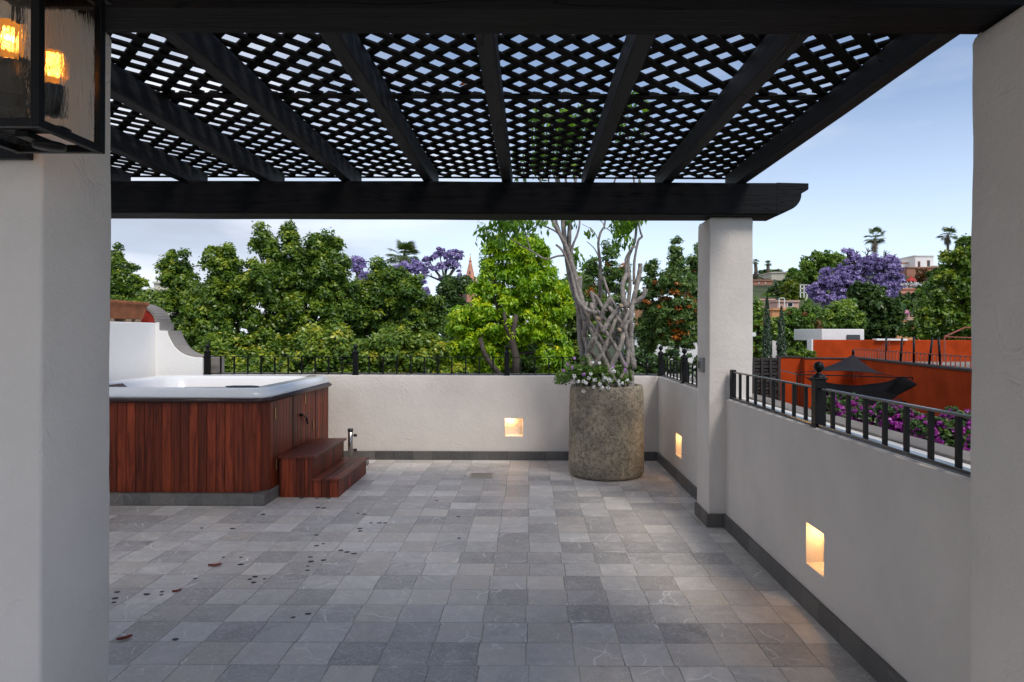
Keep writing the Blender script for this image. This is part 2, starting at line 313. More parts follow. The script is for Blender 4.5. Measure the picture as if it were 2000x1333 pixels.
# ------------------------------------------------------------------ object helpers
def tag(o, label=None, cat=None, group=None, kind=None):
    if label: o['label'] = label
    if cat: o['category'] = cat
    if group: o['group'] = group
    if kind: o['kind'] = kind
    return o
def thing(name, label, cat, loc=(0, 0, 0), group=None, rz=0):
    o = bpy.data.objects.new(name, None); COL.objects.link(o); o.location = loc; o.rotation_euler.z = rz
    o.empty_display_size = .2
    return tag(o, label, cat, group)
class MB:
    """collects shapes, links them as ONE mesh object"""
    def __init__(s): s.v = []; s.f = []; s.t = []; s.sm = []
    def add(s, vs, fs, tint=.5, smooth=False):
        n = len(s.v); s.v += [tuple(p) for p in vs]; s.f += [tuple(i + n for i in f) for f in fs]
        s.t += [tint] * len(vs); s.sm += [smooth] * len(fs); return s
    def box(s, x0, x1, y0, y1, z0, z1, tint=.5):
        v = [(x, y, z) for x in (x0, x1) for y in (y0, y1) for z in (z0, z1)]
        return s.add(v, [(0, 1, 3, 2), (4, 6, 7, 5), (0, 4, 5, 1), (2, 3, 7, 6), (0, 2, 6, 4), (1, 5, 7, 3)], tint)
    def bar(s, a, b, w, h, tint=.5, up=(0, 0, 1)):
        a = Vector(a); b = Vector(b); d = (b - a).normalized(); u = Vector(up)
        if abs(d.dot(u)) > .99: u = Vector((0, 1, 0))
        x = d.cross(u).normalized() * w / 2; y = x.cross(d).normalized() * h / 2
        vs = [p + i * x + j * y for p in (a, b) for i in (-1, 1) for j in (-1, 1)]
        return s.add(vs, [(0, 1, 3, 2), (4, 6, 7, 5), (0, 4, 5, 1), (2, 3, 7, 6), (0, 2, 6, 4), (1, 5, 7, 3)], tint)
    def tube(s, pts, rad, n=8, tint=.5, wob=0, caps=True):
        pts = [Vector(p) for p in pts]; k = len(pts)
        if not hasattr(rad, '__len__'): rad = [rad] * k
        vs = []; fs = []; ref = Vector((.3, .9, .1)).normalized()
        for i, p in enumerate(pts):
            d = (pts[min(i + 1, k - 1)] - pts[max(i - 1, 0)])
            if d.length < 1e-7: d = Vector((0, 0, 1))
            d.normalize()
            x = d.cross(ref)
            if x.length < .05: x = d.cross(Vector((1, 0, 0)))
            x.normalize(); y = x.cross(d); ref = ref if abs(d.dot(ref)) < .9 else y
            for j in range(n):
                a = 2 * math.pi * j / n; r = rad[i] * (1 + (random.uniform(-wob, wob) if wob else 0))
                vs.append(p + (x * math.cos(a) + y * math.sin(a)) * r)
        for i in range(k - 1):
            for j in range(n):
                a = i * n + j; b = i * n + (j + 1) % n; fs.append((a, b, b + n, a + n))
        if caps: fs.append(tuple(range(n))[::-1]); fs.append(tuple((k - 1) * n + j for j in range(n)))
        return s.add(vs, fs, tint, True)
    def lathe(s, prof, cx, cy, n=24, tint=.5, wob=None, smooth=True):
        vs = []; fs = []
        for i, (r, z) in enumerate(prof):
            for j in range(n):
                a = 2 * math.pi * j / n; rr = r + (wob(a, z) if wob and r > 0.02 else 0)
                vs.append((cx + rr * math.cos(a), cy + rr * math.sin(a), z))
        for i in range(len(prof) - 1):
            for j in range(n):
                a = i * n + j; b = i * n + (j + 1) % n; fs.append((a, b, b + n, a + n))
        fs.append(tuple(range(n))[::-1]); fs.append(tuple((len(prof) - 1) * n + j for j in range(n)))
        return s.add(vs, fs, tint, smooth)
    def prism(s, poly, a0, a1, axis='y', tint=.5):
        """poly in the two other axes (x,z for y; y,z for x; x,y for z), extruded a0..a1"""
        k = len(poly); vs = []
        for a in (a0, a1):
            for p, q in poly:
                vs.append({'y': (p, a, q), 'x': (a, p, q), 'z': (p, q, a)}[axis])
        fs = [tuple(range(k)), tuple(range(2 * k - 1, k - 1, -1))] + [(i, i + k, (i + 1) % k + k, (i + 1) % k) for i in range(k)]
        return s.add(vs, fs, tint)
    def build(s, name, m, parent=None, bevel=0, rel=False, auto=False, segs=2):
        me = bpy.data.meshes.new(name); me.from_pydata(s.v, [], s.f); me.update()
        a = me.attributes.new('tint', 'FLOAT', 'POINT'); a.data.foreach_set('value', s.t)
        me.polygons.foreach_set('use_smooth', s.sm); me.materials.append(m)
        import bmesh
        bm = bmesh.new(); bm.from_mesh(me); bmesh.ops.recalc_face_normals(bm, faces=bm.faces); bm.to_mesh(me); bm.free()
        o = bpy.data.objects.new(name, me); COL.objects.link(o)
        if parent is not None:
            o.parent = parent
            if not rel: o.matrix_parent_inverse = Matrix.LocRotScale(parent.location, parent.rotation_euler, None).inverted()
        if bevel:
            bv = o.modifiers.new('bevel', 'BEVEL'); bv.width = bevel; bv.segments = segs; bv.limit_method = 'ANGLE'; bv.angle_limit = R(35)
        return o
def copy_tree(o, parent=None):
    c = o.copy(); COL.objects.link(c)
    if parent is not None: c.parent = parent
    for ch in [x for x in list(COL.objects) if x.parent == o]: copy_tree(ch, c)
    return c
def nz(p, s=1.0, seed=0):
    return mnoise.noise(Vector((p[0] * s + seed * 7.3, p[1] * s - seed * 3.1, p[2] * s + seed)))

def rbox(name, x0, x1, y0, y1, z0, z1, m, parent=None, r=.018, jit=.004, step=.09, topr=0.0):
    """hand-plastered block: rounded upright corners, slightly uneven faces"""
    mb = MB(); ring = []
    def side(a, b, fixed, ax):
        n = max(2, int(abs(b - a) / .1)); return [(a + (b - a) * i / n) for i in range(n + 1)]
    for (cx, cy, a0) in ((x1 - r, y0 + r, -90), (x1 - r, y1 - r, 0), (x0 + r, y1 - r, 90), (x0 + r, y0 + r, 180)):
        for k in range(4):
            a = R(a0 + 30 * k); ring.append((cx + r * math.cos(a), cy + r * math.sin(a)))
    full = []
    for i in range(len(ring)):
        p, q = ring[i], ring[(i + 1) % len(ring)]; L = math.dist(p, q); n = max(1, int(L / .12)) if L > .06 else 1
        for k in range(n): full.append((p[0] + (q[0] - p[0]) * k / n, p[1] + (q[1] - p[1]) * k / n))
    nzs = max(1, int((z1 - z0) / step)); zs = [z0 + (z1 - z0) * i / nzs for i in range(nzs + 1)]
    if topr: zs = [z for z in zs if z < z1 - topr * 1.2] + [z1 - topr, z1 - topr * .4, z1 - topr * .1, z1]
    k = len(full); vs = []; fs = []
    mx, my = (x0 + x1) / 2, (y0 + y1) / 2
    for z in zs:
        ins = 0
        if topr and z > z1 - topr - 1e-6: t = (z - (z1 - topr)) / topr; ins = topr * (1 - math.sqrt(max(0, 1 - t * t)))
        for (x, y) in full:
            j = jit * (nz((x, y, z), 2.2) + .5 * nz((x, y, z), 8))
            sx = (1 if x > mx else -1); sy = (1 if y > my else -1)
            ex = 1 if abs(x - (x1 if sx > 0 else x0)) < r else 0; ey = 1 if abs(y - (y1 if sy > 0 else y0)) < r else 0
            vs.append((x + sx * ex * (j - ins), y + sy * ey * (j - ins), z))
    for i in range(len(zs) - 1):
        for j in range(k):
            a = i * k + j; b = i * k + (j + 1) % k; fs.append((a, b, b + k, a + k))
    mb.add(vs, fs, .5, True); mb.add([vs[j] for j in range(k)], [tuple(range(k))]); mb.add(vs[-k:], [tuple(range(k))])
    return mb.build(name, m, parent)

def niche_wall(name, axis, u0, u1, f, b, z0, z1, holes, m, parent=None, jit=.003, r=.012):
    """wall whose inner face lies at coordinate f (y for axis x, x for axis y), back at b, with recesses (u0,u1,z0,z1,depth) in the inner face"""
    s = 1 if b > f else -1
    us = {round(u0, 4), round(u1, 4)}; zs_ = {round(z0, 4), round(z1 - r, 4)}
    for h in holes: us |= {h[0], h[1]}; zs_ |= {h[2], h[3]}
    def fill(st, step):
        st = sorted(st); o = []
        for a, c in zip(st, st[1:]):
            n = max(1, int((c - a) / step)); o += [a + (c - a) * i / n for i in range(n)]
        return o + [st[-1]]
    U = fill(us, .16); Z = [z for z in fill(zs_, .16)]
    prof = [(z, 0) for z in Z] + [(z1 - r * .5, r * .13), (z1 - r * .13, r * .5), (z1, r)]
    def P(u, z, d):
        q = f + s * d
        return (u, q, z) if axis == 'x' else (q, u, z)
    def inh(u, z): return any(h[0] < u < h[1] and h[2] < z < h[3] for h in holes)
    mb = MB(); vs = []; fs = []; K = len(prof)
    for u in U:
        for (z, d) in prof:
            j = jit * (nz((u, z, f), 1.7) + .5 * nz((u, z, f), 6)); zz = z + (jit * .9 * nz((u, 0, f), 2.5) if d > 0 else 0)
            vs.append(P(u, zz, d + j))
    for i in range(len(U) - 1):
        for j in range(K - 1):
            if inh((U[i] + U[i + 1]) / 2, (prof[j][0] + prof[j + 1][0]) / 2): continue
            a = i * K + j; fs.append((a, a + K, a + K + 1, a + 1))
    mb.add(vs, fs, .5, True)
    D = abs(b - f)
    mb.add([P(u0, z1, r), P(u1, z1, r), P(u1, z1, D), P(u0, z1, D), P(u0, z0, D), P(u1, z0, D), P(u0, z0, 0), P(u1, z0, 0), P(u0, z1 - r, 0), P(u1, z1 - r, 0)],
           [(0, 1, 2, 3), (3, 2, 5, 4), (4, 5, 7, 6), (6, 8, 0, 3, 4), (7, 9, 1, 2, 5)])
    for h in holes:
        a, c, e, g, d = h
        mb.add([P(a, e, -.001), P(c, e, -.001), P(c, g, -.001), P(a, g, -.001), P(a + .01, e + .01, d), P(c - .01, e + .01, d), P(c - .01, g - .01, d), P(a + .01, g - .01, d)],
               [(4, 5, 6, 7), (0, 1, 5, 4), (1, 2, 6, 5), (2, 3, 7, 6), (3, 0, 4, 7)])
    me_o = mb.build(name, m, parent)
    return me_o

# ------------------------------------------------------------------ leaves (numpy)
def leaf_mesh(name, m, P, Nn, size, aspect=.5, parent=None, tint=None, droop=None, fold=.15):
    n = len(P); P = np.asarray(P, float); Nn = np.asarray(Nn, float)
    Nn /= np.linalg.norm(Nn, axis=1, keepdims=True) + 1e-9
    rd = rng.normal(size=(n, 3))
    if droop is not None: rd = rd * .55 + np.array(droop)
    T = rd - (rd * Nn).sum(1, keepdims=True) * Nn; T /= np.linalg.norm(T, axis=1, keepdims=True) + 1e-9
    B = np.cross(Nn, T); s = np.broadcast_to(np.asarray(size), (n,))[:, None]
    V = np.empty((n, 4, 3)); L = T * s; W = B * s * aspect * .5
    V[:, 0] = P - L * .5; V[:, 1] = P + W - Nn * s * fold * .5; V[:, 2] = P + L * .5 - Nn * s * fold; V[:, 3] = P - W - Nn * s * fold * .5
    V[:, 0] += 0; me = bpy.data.meshes.new(name)
    me.vertices.add(4 * n); me.vertices.foreach_set('co', V.ravel())
    me.loops.add(4 * n); me.loops.foreach_set('vertex_index', np.arange(4 * n, dtype=np.int32))
    me.polygons.add(n); me.polygons.foreach_set('loop_start', np.arange(0, 4 * n, 4, dtype=np.int32)); me.polygons.foreach_set('loop_total', np.full(n, 4, dtype=np.int32))
    me.update(calc_edges=True)
    t = rng.random(n) if tint is None else np.clip(tint, 0, 1)
    a = me.attributes.new('tint', 'FLOAT', 'POINT'); a.data.foreach_set('value', np.repeat(t, 4).astype(np.float32))
    me.materials.append(m); o = bpy.data.objects.new(name, me); COL.objects.link(o)
    if parent is not None:
        o.parent = parent; o.matrix_parent_inverse = Matrix.Translation(parent.location).inverted()
    return o
def sph(n):
    d = rng.normal(size=(n, 3)); return d / np.linalg.norm(d, axis=1, keepdims=True)
def clumps_in(envs, n, inner=.45):
    """envs: (center Vector, (rx,ry,rz)); clump centres spread through the outer part of each ellipsoid"""
    vol = np.array([e[1][0] * e[1][2] for e in envs]); vol = vol / vol.sum(); out = []
    for e, f in zip(envs, vol):
        k = max(3, int(round(n * f))); d = sph(k); r = inner + (1 - inner) * rng.random(k) ** .6
        out.append(np.array(e[0]) + d * r[:, None] * np.array(e[1]))
    return np.concatenate(out)
def leaves_on(C, cr, per, up=.5, tipb=0.0, flat=.8, spread=1.0):
    """leaves around clump centres C (m,3) of radius cr; returns P, N, tint (upper, outer leaves are the young bright ones)"""
    m = len(C); cr_ = cr * (.65 + .7 * rng.random(m)); d = sph(m * per); d[:, 2] = np.where(d[:, 2] < -.35, -d[:, 2], d[:, 2])
    ci = np.repeat(np.arange(m), per); rr = (.35 + .65 * rng.random(m * per) ** .5)
    # lumpy clump outline
    lob = 1 + .28 * np.sin(d[:, 0] * 5 + ci) * np.cos(d[:, 1] * 6 + ci * 2.1)
    off = d * (rr * lob)[:, None] * cr_[ci][:, None] * np.stack([np.ones(m * per), np.ones(m * per), (flat * (.75 + .75 * rng.random(m)))[ci]], 1) * spread
    P = C[ci] + off; Nn = d * .8 + np.array([0, 0, up]) + rng.normal(size=d.shape) * .42
    base = rng.random(m)[ci]
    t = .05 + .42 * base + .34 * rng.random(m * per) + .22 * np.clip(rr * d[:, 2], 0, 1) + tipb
    return P, Nn, t
def env_px(blobs, D, depth=.9):
    o = []
    for b in blobs:
        dd = D + (b[4] if len(b) > 4 else 0); c = at(b[0], b[1], dd); s = dd / F
        o.append((c, (b[2] * s, min(b[2], b[3] * 1.3) * s * depth, b[3] * s)))
    return o
GZ = -4.5
def ground_z(x, y):
    t = max(0.0, min(1.0, (x / max(y, 1) - .10) / .2)); t = t * t * (3 - 2 * t)
    ys = [0, 30, 45, 60, 75, 90, 110, 150, 220]; hs = [GZ, GZ, -2.2, 1.2, 4.8, 8.2, 11.6, 14.5, 15]
    h = np.interp(y, ys, hs); return GZ + (h - GZ) * t
def trunk_and_limbs(mb, base, envs, r0, nl=6, seed=1):
    rd = random.Random(seed); base = Vector(base); cen = sum((e[0] for e in envs), Vector()) / len(envs)
    zlow = min(e[0].z - e[1][2] for e in envs)
    fork = Vector((base.x * .6 + cen.x * .4, base.y * .6 + cen.y * .4, max(base.z + 1, min(zlow + .5, cen.z - .3))))
    pts = [base.lerp(fork, t) + Vector((rd.uniform(-.12, .12), rd.uniform(-.1, .1), 0)) * (1 if 0 < t < 1 else 0) for t in (0, .3, .6, .85, 1)]
    mb.tube(pts, [r0 * 1.25, r0, r0 * .9, r0 * .8, r0 * .75], 9, wob=.06)
    for e in envs:
        for k in range(max(1, nl // len(envs))):
            tgt = e[0] + Vector((rd.uniform(-.6, .6) * e[1][0], rd.uniform(-.6, .6) * e[1][1], rd.uniform(-.3, .75) * e[1][2]))
            mid = fork.lerp(tgt, .5) + Vector((rd.uniform(-.2, .2), rd.uniform(-.2, .2), rd.uniform(-.1, .3))) * e[1][0] * .6
            q = [(1 - t) ** 2 * fork + 2 * t * (1 - t) * mid + t * t * tgt for t in (0, .25, .5, .75, 1)]
            rr = r0 * .5; mb.tube(q, [rr, rr * .75, rr * .55, rr * .35, rr * .12], 6, wob=.08)
def tree(name, label, cat, blobs, D, m, bark, n_cl, cr_px, per, leaf, group=None, r0=.18, aspect=.5, up=.5, droop=None,
         inner=.45, tipb=0.0, flat=.85, base=None, extra=None, seed=1, spread=1.0, depth=.9, spire=0):
    envs = env_px(blobs, D, depth); x = sum(e[0].x for e in envs) / len(envs); y = D
    z0 = ground_z(x, y); b = Vector(base) if base else Vector((x, y, z0))
    t = thing(name, label, cat, tuple(b), group)
    mb = MB(); trunk_and_limbs(mb, b, envs, r0, 8, seed); mb.build('trunk', bark, t)
    n_cl = int(n_cl * 1.5); cr_px *= .80; per = int(per * .52); leaf *= 1.16; spire = int(spire * 2.2)
    C = clumps_in(envs, n_cl, inner)
    if spire:      # uneven outline: small shoots above and beside the crown
        k = rng.integers(0, len(C), spire); S = C[k] + rng.uniform(-1, 1, size=(spire, 3)) * cr_px * D / F * .8; S[:, 2] += rng.random(spire) * cr_px * D / F * .7
        C = np.concatenate([C, S])
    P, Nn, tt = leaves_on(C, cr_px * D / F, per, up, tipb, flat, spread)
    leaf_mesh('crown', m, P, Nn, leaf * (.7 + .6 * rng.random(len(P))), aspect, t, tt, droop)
    if extra:      # (material, part name, n clumps, radius px, per, size, env filter)
        for (m2, nm, k, crp, pr, ls, sel) in extra:
            es = [envs[i] for i in sel]; C2 = clumps_in(es, k, .55); P, Nn, tt = leaves_on(C2, crp * D / F, pr, .4, .1, .9)
            leaf_mesh(nm, m2, P, Nn, ls * (.7 + .6 * rng.random(len(P))), .6, t, tt)
    return t
def grow(mb, p, d, L, r, depth, tips, rd, spread=.6, up=.25, minr=.008, n=6):
    """recursive forking branch; collects tips"""
    pts = [Vector(p)]; dd = Vector(d).normalized(); k = 4
    for i in range(k):
        dd = (dd + Vector((rd.uniform(-1, 1), rd.uniform(-1, 1), rd.uniform(-1, 1))) * .16 + Vector((0, 0, up * .12))).normalized()
        pts.append(pts[-1] + dd * L / k)
    rs = [max(minr, r * (1 - .38 * i / k)) for i in range(k + 1)]
    mb.tube(pts, rs, n if depth > 1 else 4, wob=.05, caps=False)
    if depth <= 0: tips.append(pts[-1]); return
    for j in range(rd.choice((2, 2, 3))):
        ax = Vector((rd.uniform(-1, 1), rd.uniform(-1, 1), rd.uniform(-.4, .7))).normalized()
        nd = (dd + ax * spread).normalized(); grow(mb, pts[-1], nd, L * rd.uniform(.62, .85), rs[-1] * .72, depth - 1, tips, rd, spread, up, minr, n)
    if depth >= 2: tips.append(pts[2])
# ================================================================== TERRACE
XR, XL, YB = 1.70, -4.95, 8.86          # right parapet face, left wall face, rear wall face
WZ = 1.11                                # parapet top
o = MB().add([(-5.3, -3.5, 0), (2.0, -3.5, 0), (2.0, 9.1, 0), (-5.3, 9.1, 0), (-5.3, -3.5, -.25), (2.0, -3.5, -.25), (2.0, 9.1, -.25), (-5.3, 9.1, -.25)],
             [(0, 1, 2, 3), (7, 6, 5, 4), (0, 4, 5, 1), (1, 5, 6, 2), (2, 6, 7, 3), (3, 7, 4, 0)]).build('floor', MT['floor'])
tag(o, kind='structure')
# dark spots on the tiles (left of the terrace), 1.5 mm thick
mb = MB(); rd = random.Random(3)
spots = [(408, 962), (590, 975), (620, 975), (642, 975), (622, 993), (633, 994), (713, 1006), (726, 1023), (742, 1023), (754, 1023), (705, 1039), (704, 1034), (619, 1047), (633, 1064), (620, 1068),
         (668, 1077), (680, 1080), (693, 1083), (608, 1090), (609, 1099), (634, 1096), (603, 1108), (602, 1116), (455, 1035), (395, 1034), (438, 1091), (472, 1091), (472, 1105), (500, 1129), (490, 1134),
         (518, 1133), (383, 1133), (288, 1164), (318, 1159), (317, 1165), (604, 1201), (575, 1208), (854, 979), (898, 1052), (230, 1160), (226, 1172), (224, 1180), (497, 1140), (897, 1010), (515, 1007), (345, 1252), (700, 1004)]
for (px, py) in spots:
    D = F * CH / (py - HY); x = (px - VX) / F * D; r = rd.uniform(.009, .019); k = 9
    rr = [r * rd.uniform(.75, 1.2) for _ in range(k)]
    mb.prism([(x + rr[j] * 1.3 * math.cos(2 * math.pi * j / k), D + rr[j] * math.sin(2 * math.pi * j / k)) for j in range(k)], .0005, .0022, 'z')
st = mb.build('stain', MT['stain'], o)

def skirting(parent, x0, x1, y0, y1, h=.115):
    return MB().box(x0, x1, y0, y1, 0, h).build('baseboard', MT['skirt'], parent, bevel=.004)
def niche_lamp(label, kind, u, z0, depth_face):
    """small recessed lamp high in a wall recess"""
    if kind == 'back':
        p = Vector((u, YB + .05, z0 + .2275)); t = thing('niche_light', label, 'wall light', tuple(p), 'lit recesses in the parapet walls')
        MB().box(p.x - .045, p.x + .045, p.y - .012, p.y + .035, p.z, p.z + .010).build('lamp_housing', MT['dark_plastic'], t)
        MB().box(p.x - .035, p.x + .035, p.y - .004, p.y + .03, p.z - .004, p.z - .0005).build('lamp_lens', MT['nichelamp'], t)
        lp = (p.x - .05, p.y + .01, p.z - .012)
    else:
        p = Vector((XR + .05, u, z0 + .2275)); t = thing('niche_light', label, 'wall light', tuple(p), 'lit recesses in the parapet walls')
        MB().box(p.x - .012, p.x + .035, p.y - .045, p.y + .045, p.z, p.z + .010).build('lamp_housing', MT['dark_plastic'], t)
        MB().box(p.x - .004, p.x + .03, p.y - .035, p.y + .035, p.z - .004, p.z - .0005).build('lamp_lens', MT['nichelamp'], t)
        lp = (p.x + .01, p.y + .04, p.z - .012)
    l = bpy.data.lights.new('niche_glow', 'POINT'); l.energy = .55; l.color = (1, .55, .2); l.shadow_soft_size = .008
    lo = bpy.data.objects.new('lamp_glow', l); COL.objects.link(lo); lo.location = lp

# rear parapet (with one lit recess)
t = thing('parapet_wall', 'low pale plastered wall across the rear of the terrace behind the stone planter', 'wall', (-1.5, YB, 0))
o = niche_wall('wall', 'x', -4.62, 1.70, YB, YB + .34, GZ, WZ, [(-.325, -.088, .312, .552, .10)], MT['plaster'], t)
MB().box(-4.62, 2.04, YB + .24, YB + .36, WZ - .03, WZ + .012).build('coping', MT['stone'], t, bevel=.01)
skirting(t, XL + .002, 1.675, YB - .025, YB + .003)
niche_lamp('square lit recess low in the rear wall, left of the stone planter', 'back', -.21, .312, 0)
# right parapet (two lit recesses)
t = thing('parapet_wall', 'low plastered wall along the right side of the terrace with stone coping', 'wall', (XR, 4, 0))
o = niche_wall('wall', 'y', -1.5, YB + .34, XR, XR + .215, GZ, WZ, [(3.865, 4.115, .270, .520, .10), (7.50, 7.79, .272, .525, .10)], MT['plaster'], t)
MB().box(XR + .012, XR + .19, -1.5, YB + .3, WZ + .0005, WZ + .004).build('painted_top', MT['white_paint'], t)
mb = MB(); y = -1.5; rd = random.Random(5)
while y < YB + .35:
    L = rd.uniform(.38, .46); h = rd.uniform(-.004, .004); mb.box(XR + .19, XR + .36 + rd.uniform(-.006, .006), y, min(y + L - .006, YB + .36), GZ if False else WZ - .06, WZ + .016 + h); y += L
mb.build('coping', MT['stone'], t, bevel=.01)
MB().box(XR + .216, XR + .345, -1.5, YB + .34, GZ, WZ - .061).build('outer_face', MT['plaster_white'], t)
skirting(t, XR - .025, XR + .003, -1.5, 5.79)
skirting(t, XR - .025, XR + .003, 6.26, YB - .026)
niche_lamp('lit recess low in the right wall, nearest the camera', 'right', 3.99, .270, 0)
niche_lamp('small lit recess in the right wall between the pillar and the stone planter', 'right', 7.645, .272, 0)

# pillars
def pillar(label, x0, x1, y0, y1, z1=2.69, skirt=True):
    t = thing('pillar', label, 'pillar', ((x0 + x1) / 2, (y0 + y1) / 2, 0))
    rbox('shaft', x0, x1, y0, y1, 0, z1, MT['plaster'], t, r=.012, jit=.004, topr=.03)
    if skirt:
        mb = MB(); a = .022
        mb.box(x0 - a, x1 + a, y0 - a, y0 - .001, 0, .115); mb.box(x0 - a, x0 - .001, y0 - .0005, y1, 0, .1145); mb.box(x1 + .001, x1 + a, y0 - .0005, y1, 0, .1145)
        mb.build('baseboard', MT['skirt'], t, bevel=.004)
    return t
pillar('square plastered pillar standing at the far right under the carved beam end', 1.555, 1.935, 5.82, 6.23)
pillar('near plastered pillar at the right edge of the view', 1.555, 1.935, 1.98, 2.37, 2.725)
pillar('near plastered pillar at the left edge of the view, below the lantern', -1.90, -1.478, 2.03, 2.37, 2.725)
pillar('plastered pillar hidden behind the left pillar, holding the far beam', -5.30, -4.93, 5.80, 6.18) if False else None
# switch on the far pillar
t = thing('light_switch', 'grey weatherproof switch box on the side of the far right pillar', 'switch', (1.55, 6.02, 1.39))
MB().box(1.527, 1.556, 5.965, 6.085, 1.33, 1.46).build('box', MT['switch'], t, bevel=.005)
MB().box(1.519, 1.528, 5.985, 6.065, 1.352, 1.438).build('cover', MT['switch'], t, bevel=.004)
MB().box(1.5165, 1.5195, 6.0, 6.05, 1.365, 1.425).build('rocker', MT['dark_plastic'], t)

# ------------------------------------------------------------------ pergola
t = thing('pergola', 'black timber pergola with rafters and diagonal lattice over the terrace', 'pergola', (-1, 4, 2.69))
# near beam: slightly uneven log-cut timber
def beam(name, x0, x1, y0, y1, z0, z1, endprof=None):
    mb = MB(); n = 60; vs = []; fs = []
    ring = [(y0, z0 + .012), (y0 + .012, z0), (y1 - .012, z0), (y1, z0 + .012), (y1, z1 - .012), (y1 - .012, z1), (y0 + .012, z1), (y0, z1 - .012)]
    for i in range(n + 1):
        x = x0 + (x1 - x0) * i / n
        for (y, z) in ring:
            vs.append((x, y + .004 * nz((x, y, z), 1.5), z + .005 * nz((x, y, z), 1.1, 2)))
    for i in range(n):
        for j in range(8):
            a = i * 8 + j; b = i * 8 + (j + 1) % 8; fs.append((a, b, b + 8, a + 8))
    fs += [tuple(range(8)), tuple(range(n * 8, n * 8 + 8))]
    mb.add(vs, fs, .5, False)
    return mb.build(name, MT['beam'], t)
beam('beam', -5.2, 2.6, 2.17, 2.375, 2.727, 2.985)
beam('beam', -5.2, 2.10, 5.72, 6.05, 2.69, 2.967)
prof = [(2.10, 2.967), (2.375, 2.962), (2.375, 2.91), (2.35, 2.893), (2.315, 2.875)]
prof += [(2.315 - .0 - .17 * (1 - math.cos(a)), 2.865 - .145 * math.sin(a)) for a in [R(x) for x in range(0, 91, 10)]]
prof += [(2.135, 2.712), (2.128, 2.69), (2.10, 2.69)]
MB().prism(prof, 5.722, 6.048, 'y').build('beam_end', MT['beam'], t, bevel=.006)
rx = [-4.49, -3.78, -3.07, -2.36, -1.646, -.934, -.252, .468, 1.15, 1.80]
for i, x in enumerate(rx):
    mb = MB(); n = 40; vs = []; fs = []; z0, z1, wd = 2.987, 3.142, .086; c = .008
    ring = [(x, z0 + c), (x + c, z0), (x + wd - c, z0), (x + wd, z0 + c), (x + wd, z1 - c), (x + wd - c, z1), (x + c, z1), (x, z1 - c)]
    for k in range(n + 1):
        y = 2.0 + 4.2 * k / n
        for (a, z) in ring: vs.append((a + .005 * nz((a, y, z), 1.4, i), y, z + .003 * nz((a, y, z), 1.2, i + 3)))
    for k in range(n):
        for j in range(8):
            a = k * 8 + j; b = k * 8 + (j + 1) % 8; fs.append((a, b, b + 8, a + 8))
    fs += [tuple(range(8)), tuple(range(n * 8, n * 8 + 8))]
    mb.add(vs, fs, .5); mb.build('rafter', MT['rafter'], t)
# lattice: two crossing layers of thin slats, two panels along the rafters, joined over a batten
def lattice(y0, y1, seed, gaps=()):
    PX, PY = .183, .207; X0, X1 = -4.5, 1.885; th = .013; wd = .064; z = 3.146; mb = MB(); rd = random.Random(seed)
    sl = PY / PX; ln = math.hypot(1, sl); px, py = -sl / ln, 1 / ln
    for lay in (0, 1):
        s = 1 if lay == 0 else -1; zz = z + lay * (th + .001); k0 = int((X0 - 6) / PX) - 2; k1 = int((X1 + 6) / PX) + 2
        for k in range(k0, k1):
            cx = k * PX + .045 + rd.uniform(-.006, .006)       # line through (cx, y0): y = y0 + s*sl*(x-cx)
            xa, xb = cx, cx + s * (y1 - y0) / sl
            lo, hi = (xa, xb) if xa < xb else (xb, xa); lo2, hi2 = max(lo, X0), min(hi, X1)
            if hi2 - lo2 < .08: continue
            pa = (lo2, y0 + s * sl * (lo2 - cx)); pb = (hi2, y0 + s * sl * (hi2 - cx)); segs = [(0, 1)]
            for (gl, gk, ga, gb) in gaps:
                if gl == lay and gk == k: segs = [(0, ga), (gb, 1)]
            for (sa, sb) in segs:
                qa = [pa[i] + (pb[i] - pa[i]) * sa for i in (0, 1)]; qb = [pa[i] + (pb[i] - pa[i]) * sb for i in (0, 1)]
                nx, ny = -s * sl / ln * wd / 2, 1 / ln * wd / 2; tl = rd.uniform(-.0015, .0015)
                v = [(qa[0] - nx, qa[1] - ny), (qa[0] + nx, qa[1] + ny), (qb[0] + nx, qb[1] + ny), (qb[0] - nx, qb[1] - ny)]
                v = [(a, min(max(b, y0), y1)) for a, b in v]
                mb.prism(v, zz + tl, zz + th + tl, 'z', rd.random())
    mb.box(X0, X1, y0, y0 + .03, z - .0125, z - .0005); mb.box(X0, X1, y1 - .03, y1, z - .0125, z - .0005)
    return mb.build('lattice_panel', MT['lattice'], t)
lattice(2.15, 4.15, 1, gaps=[(1, 14, .05, .45)])
lattice(4.16, 6.34, 2)
for i in range(len(rx) - 1):
    pass
MB().box(-4.5, 1.885, 4.13, 4.18, 3.118, 3.1325).build('batten', MT['lattice'], t) if False else None
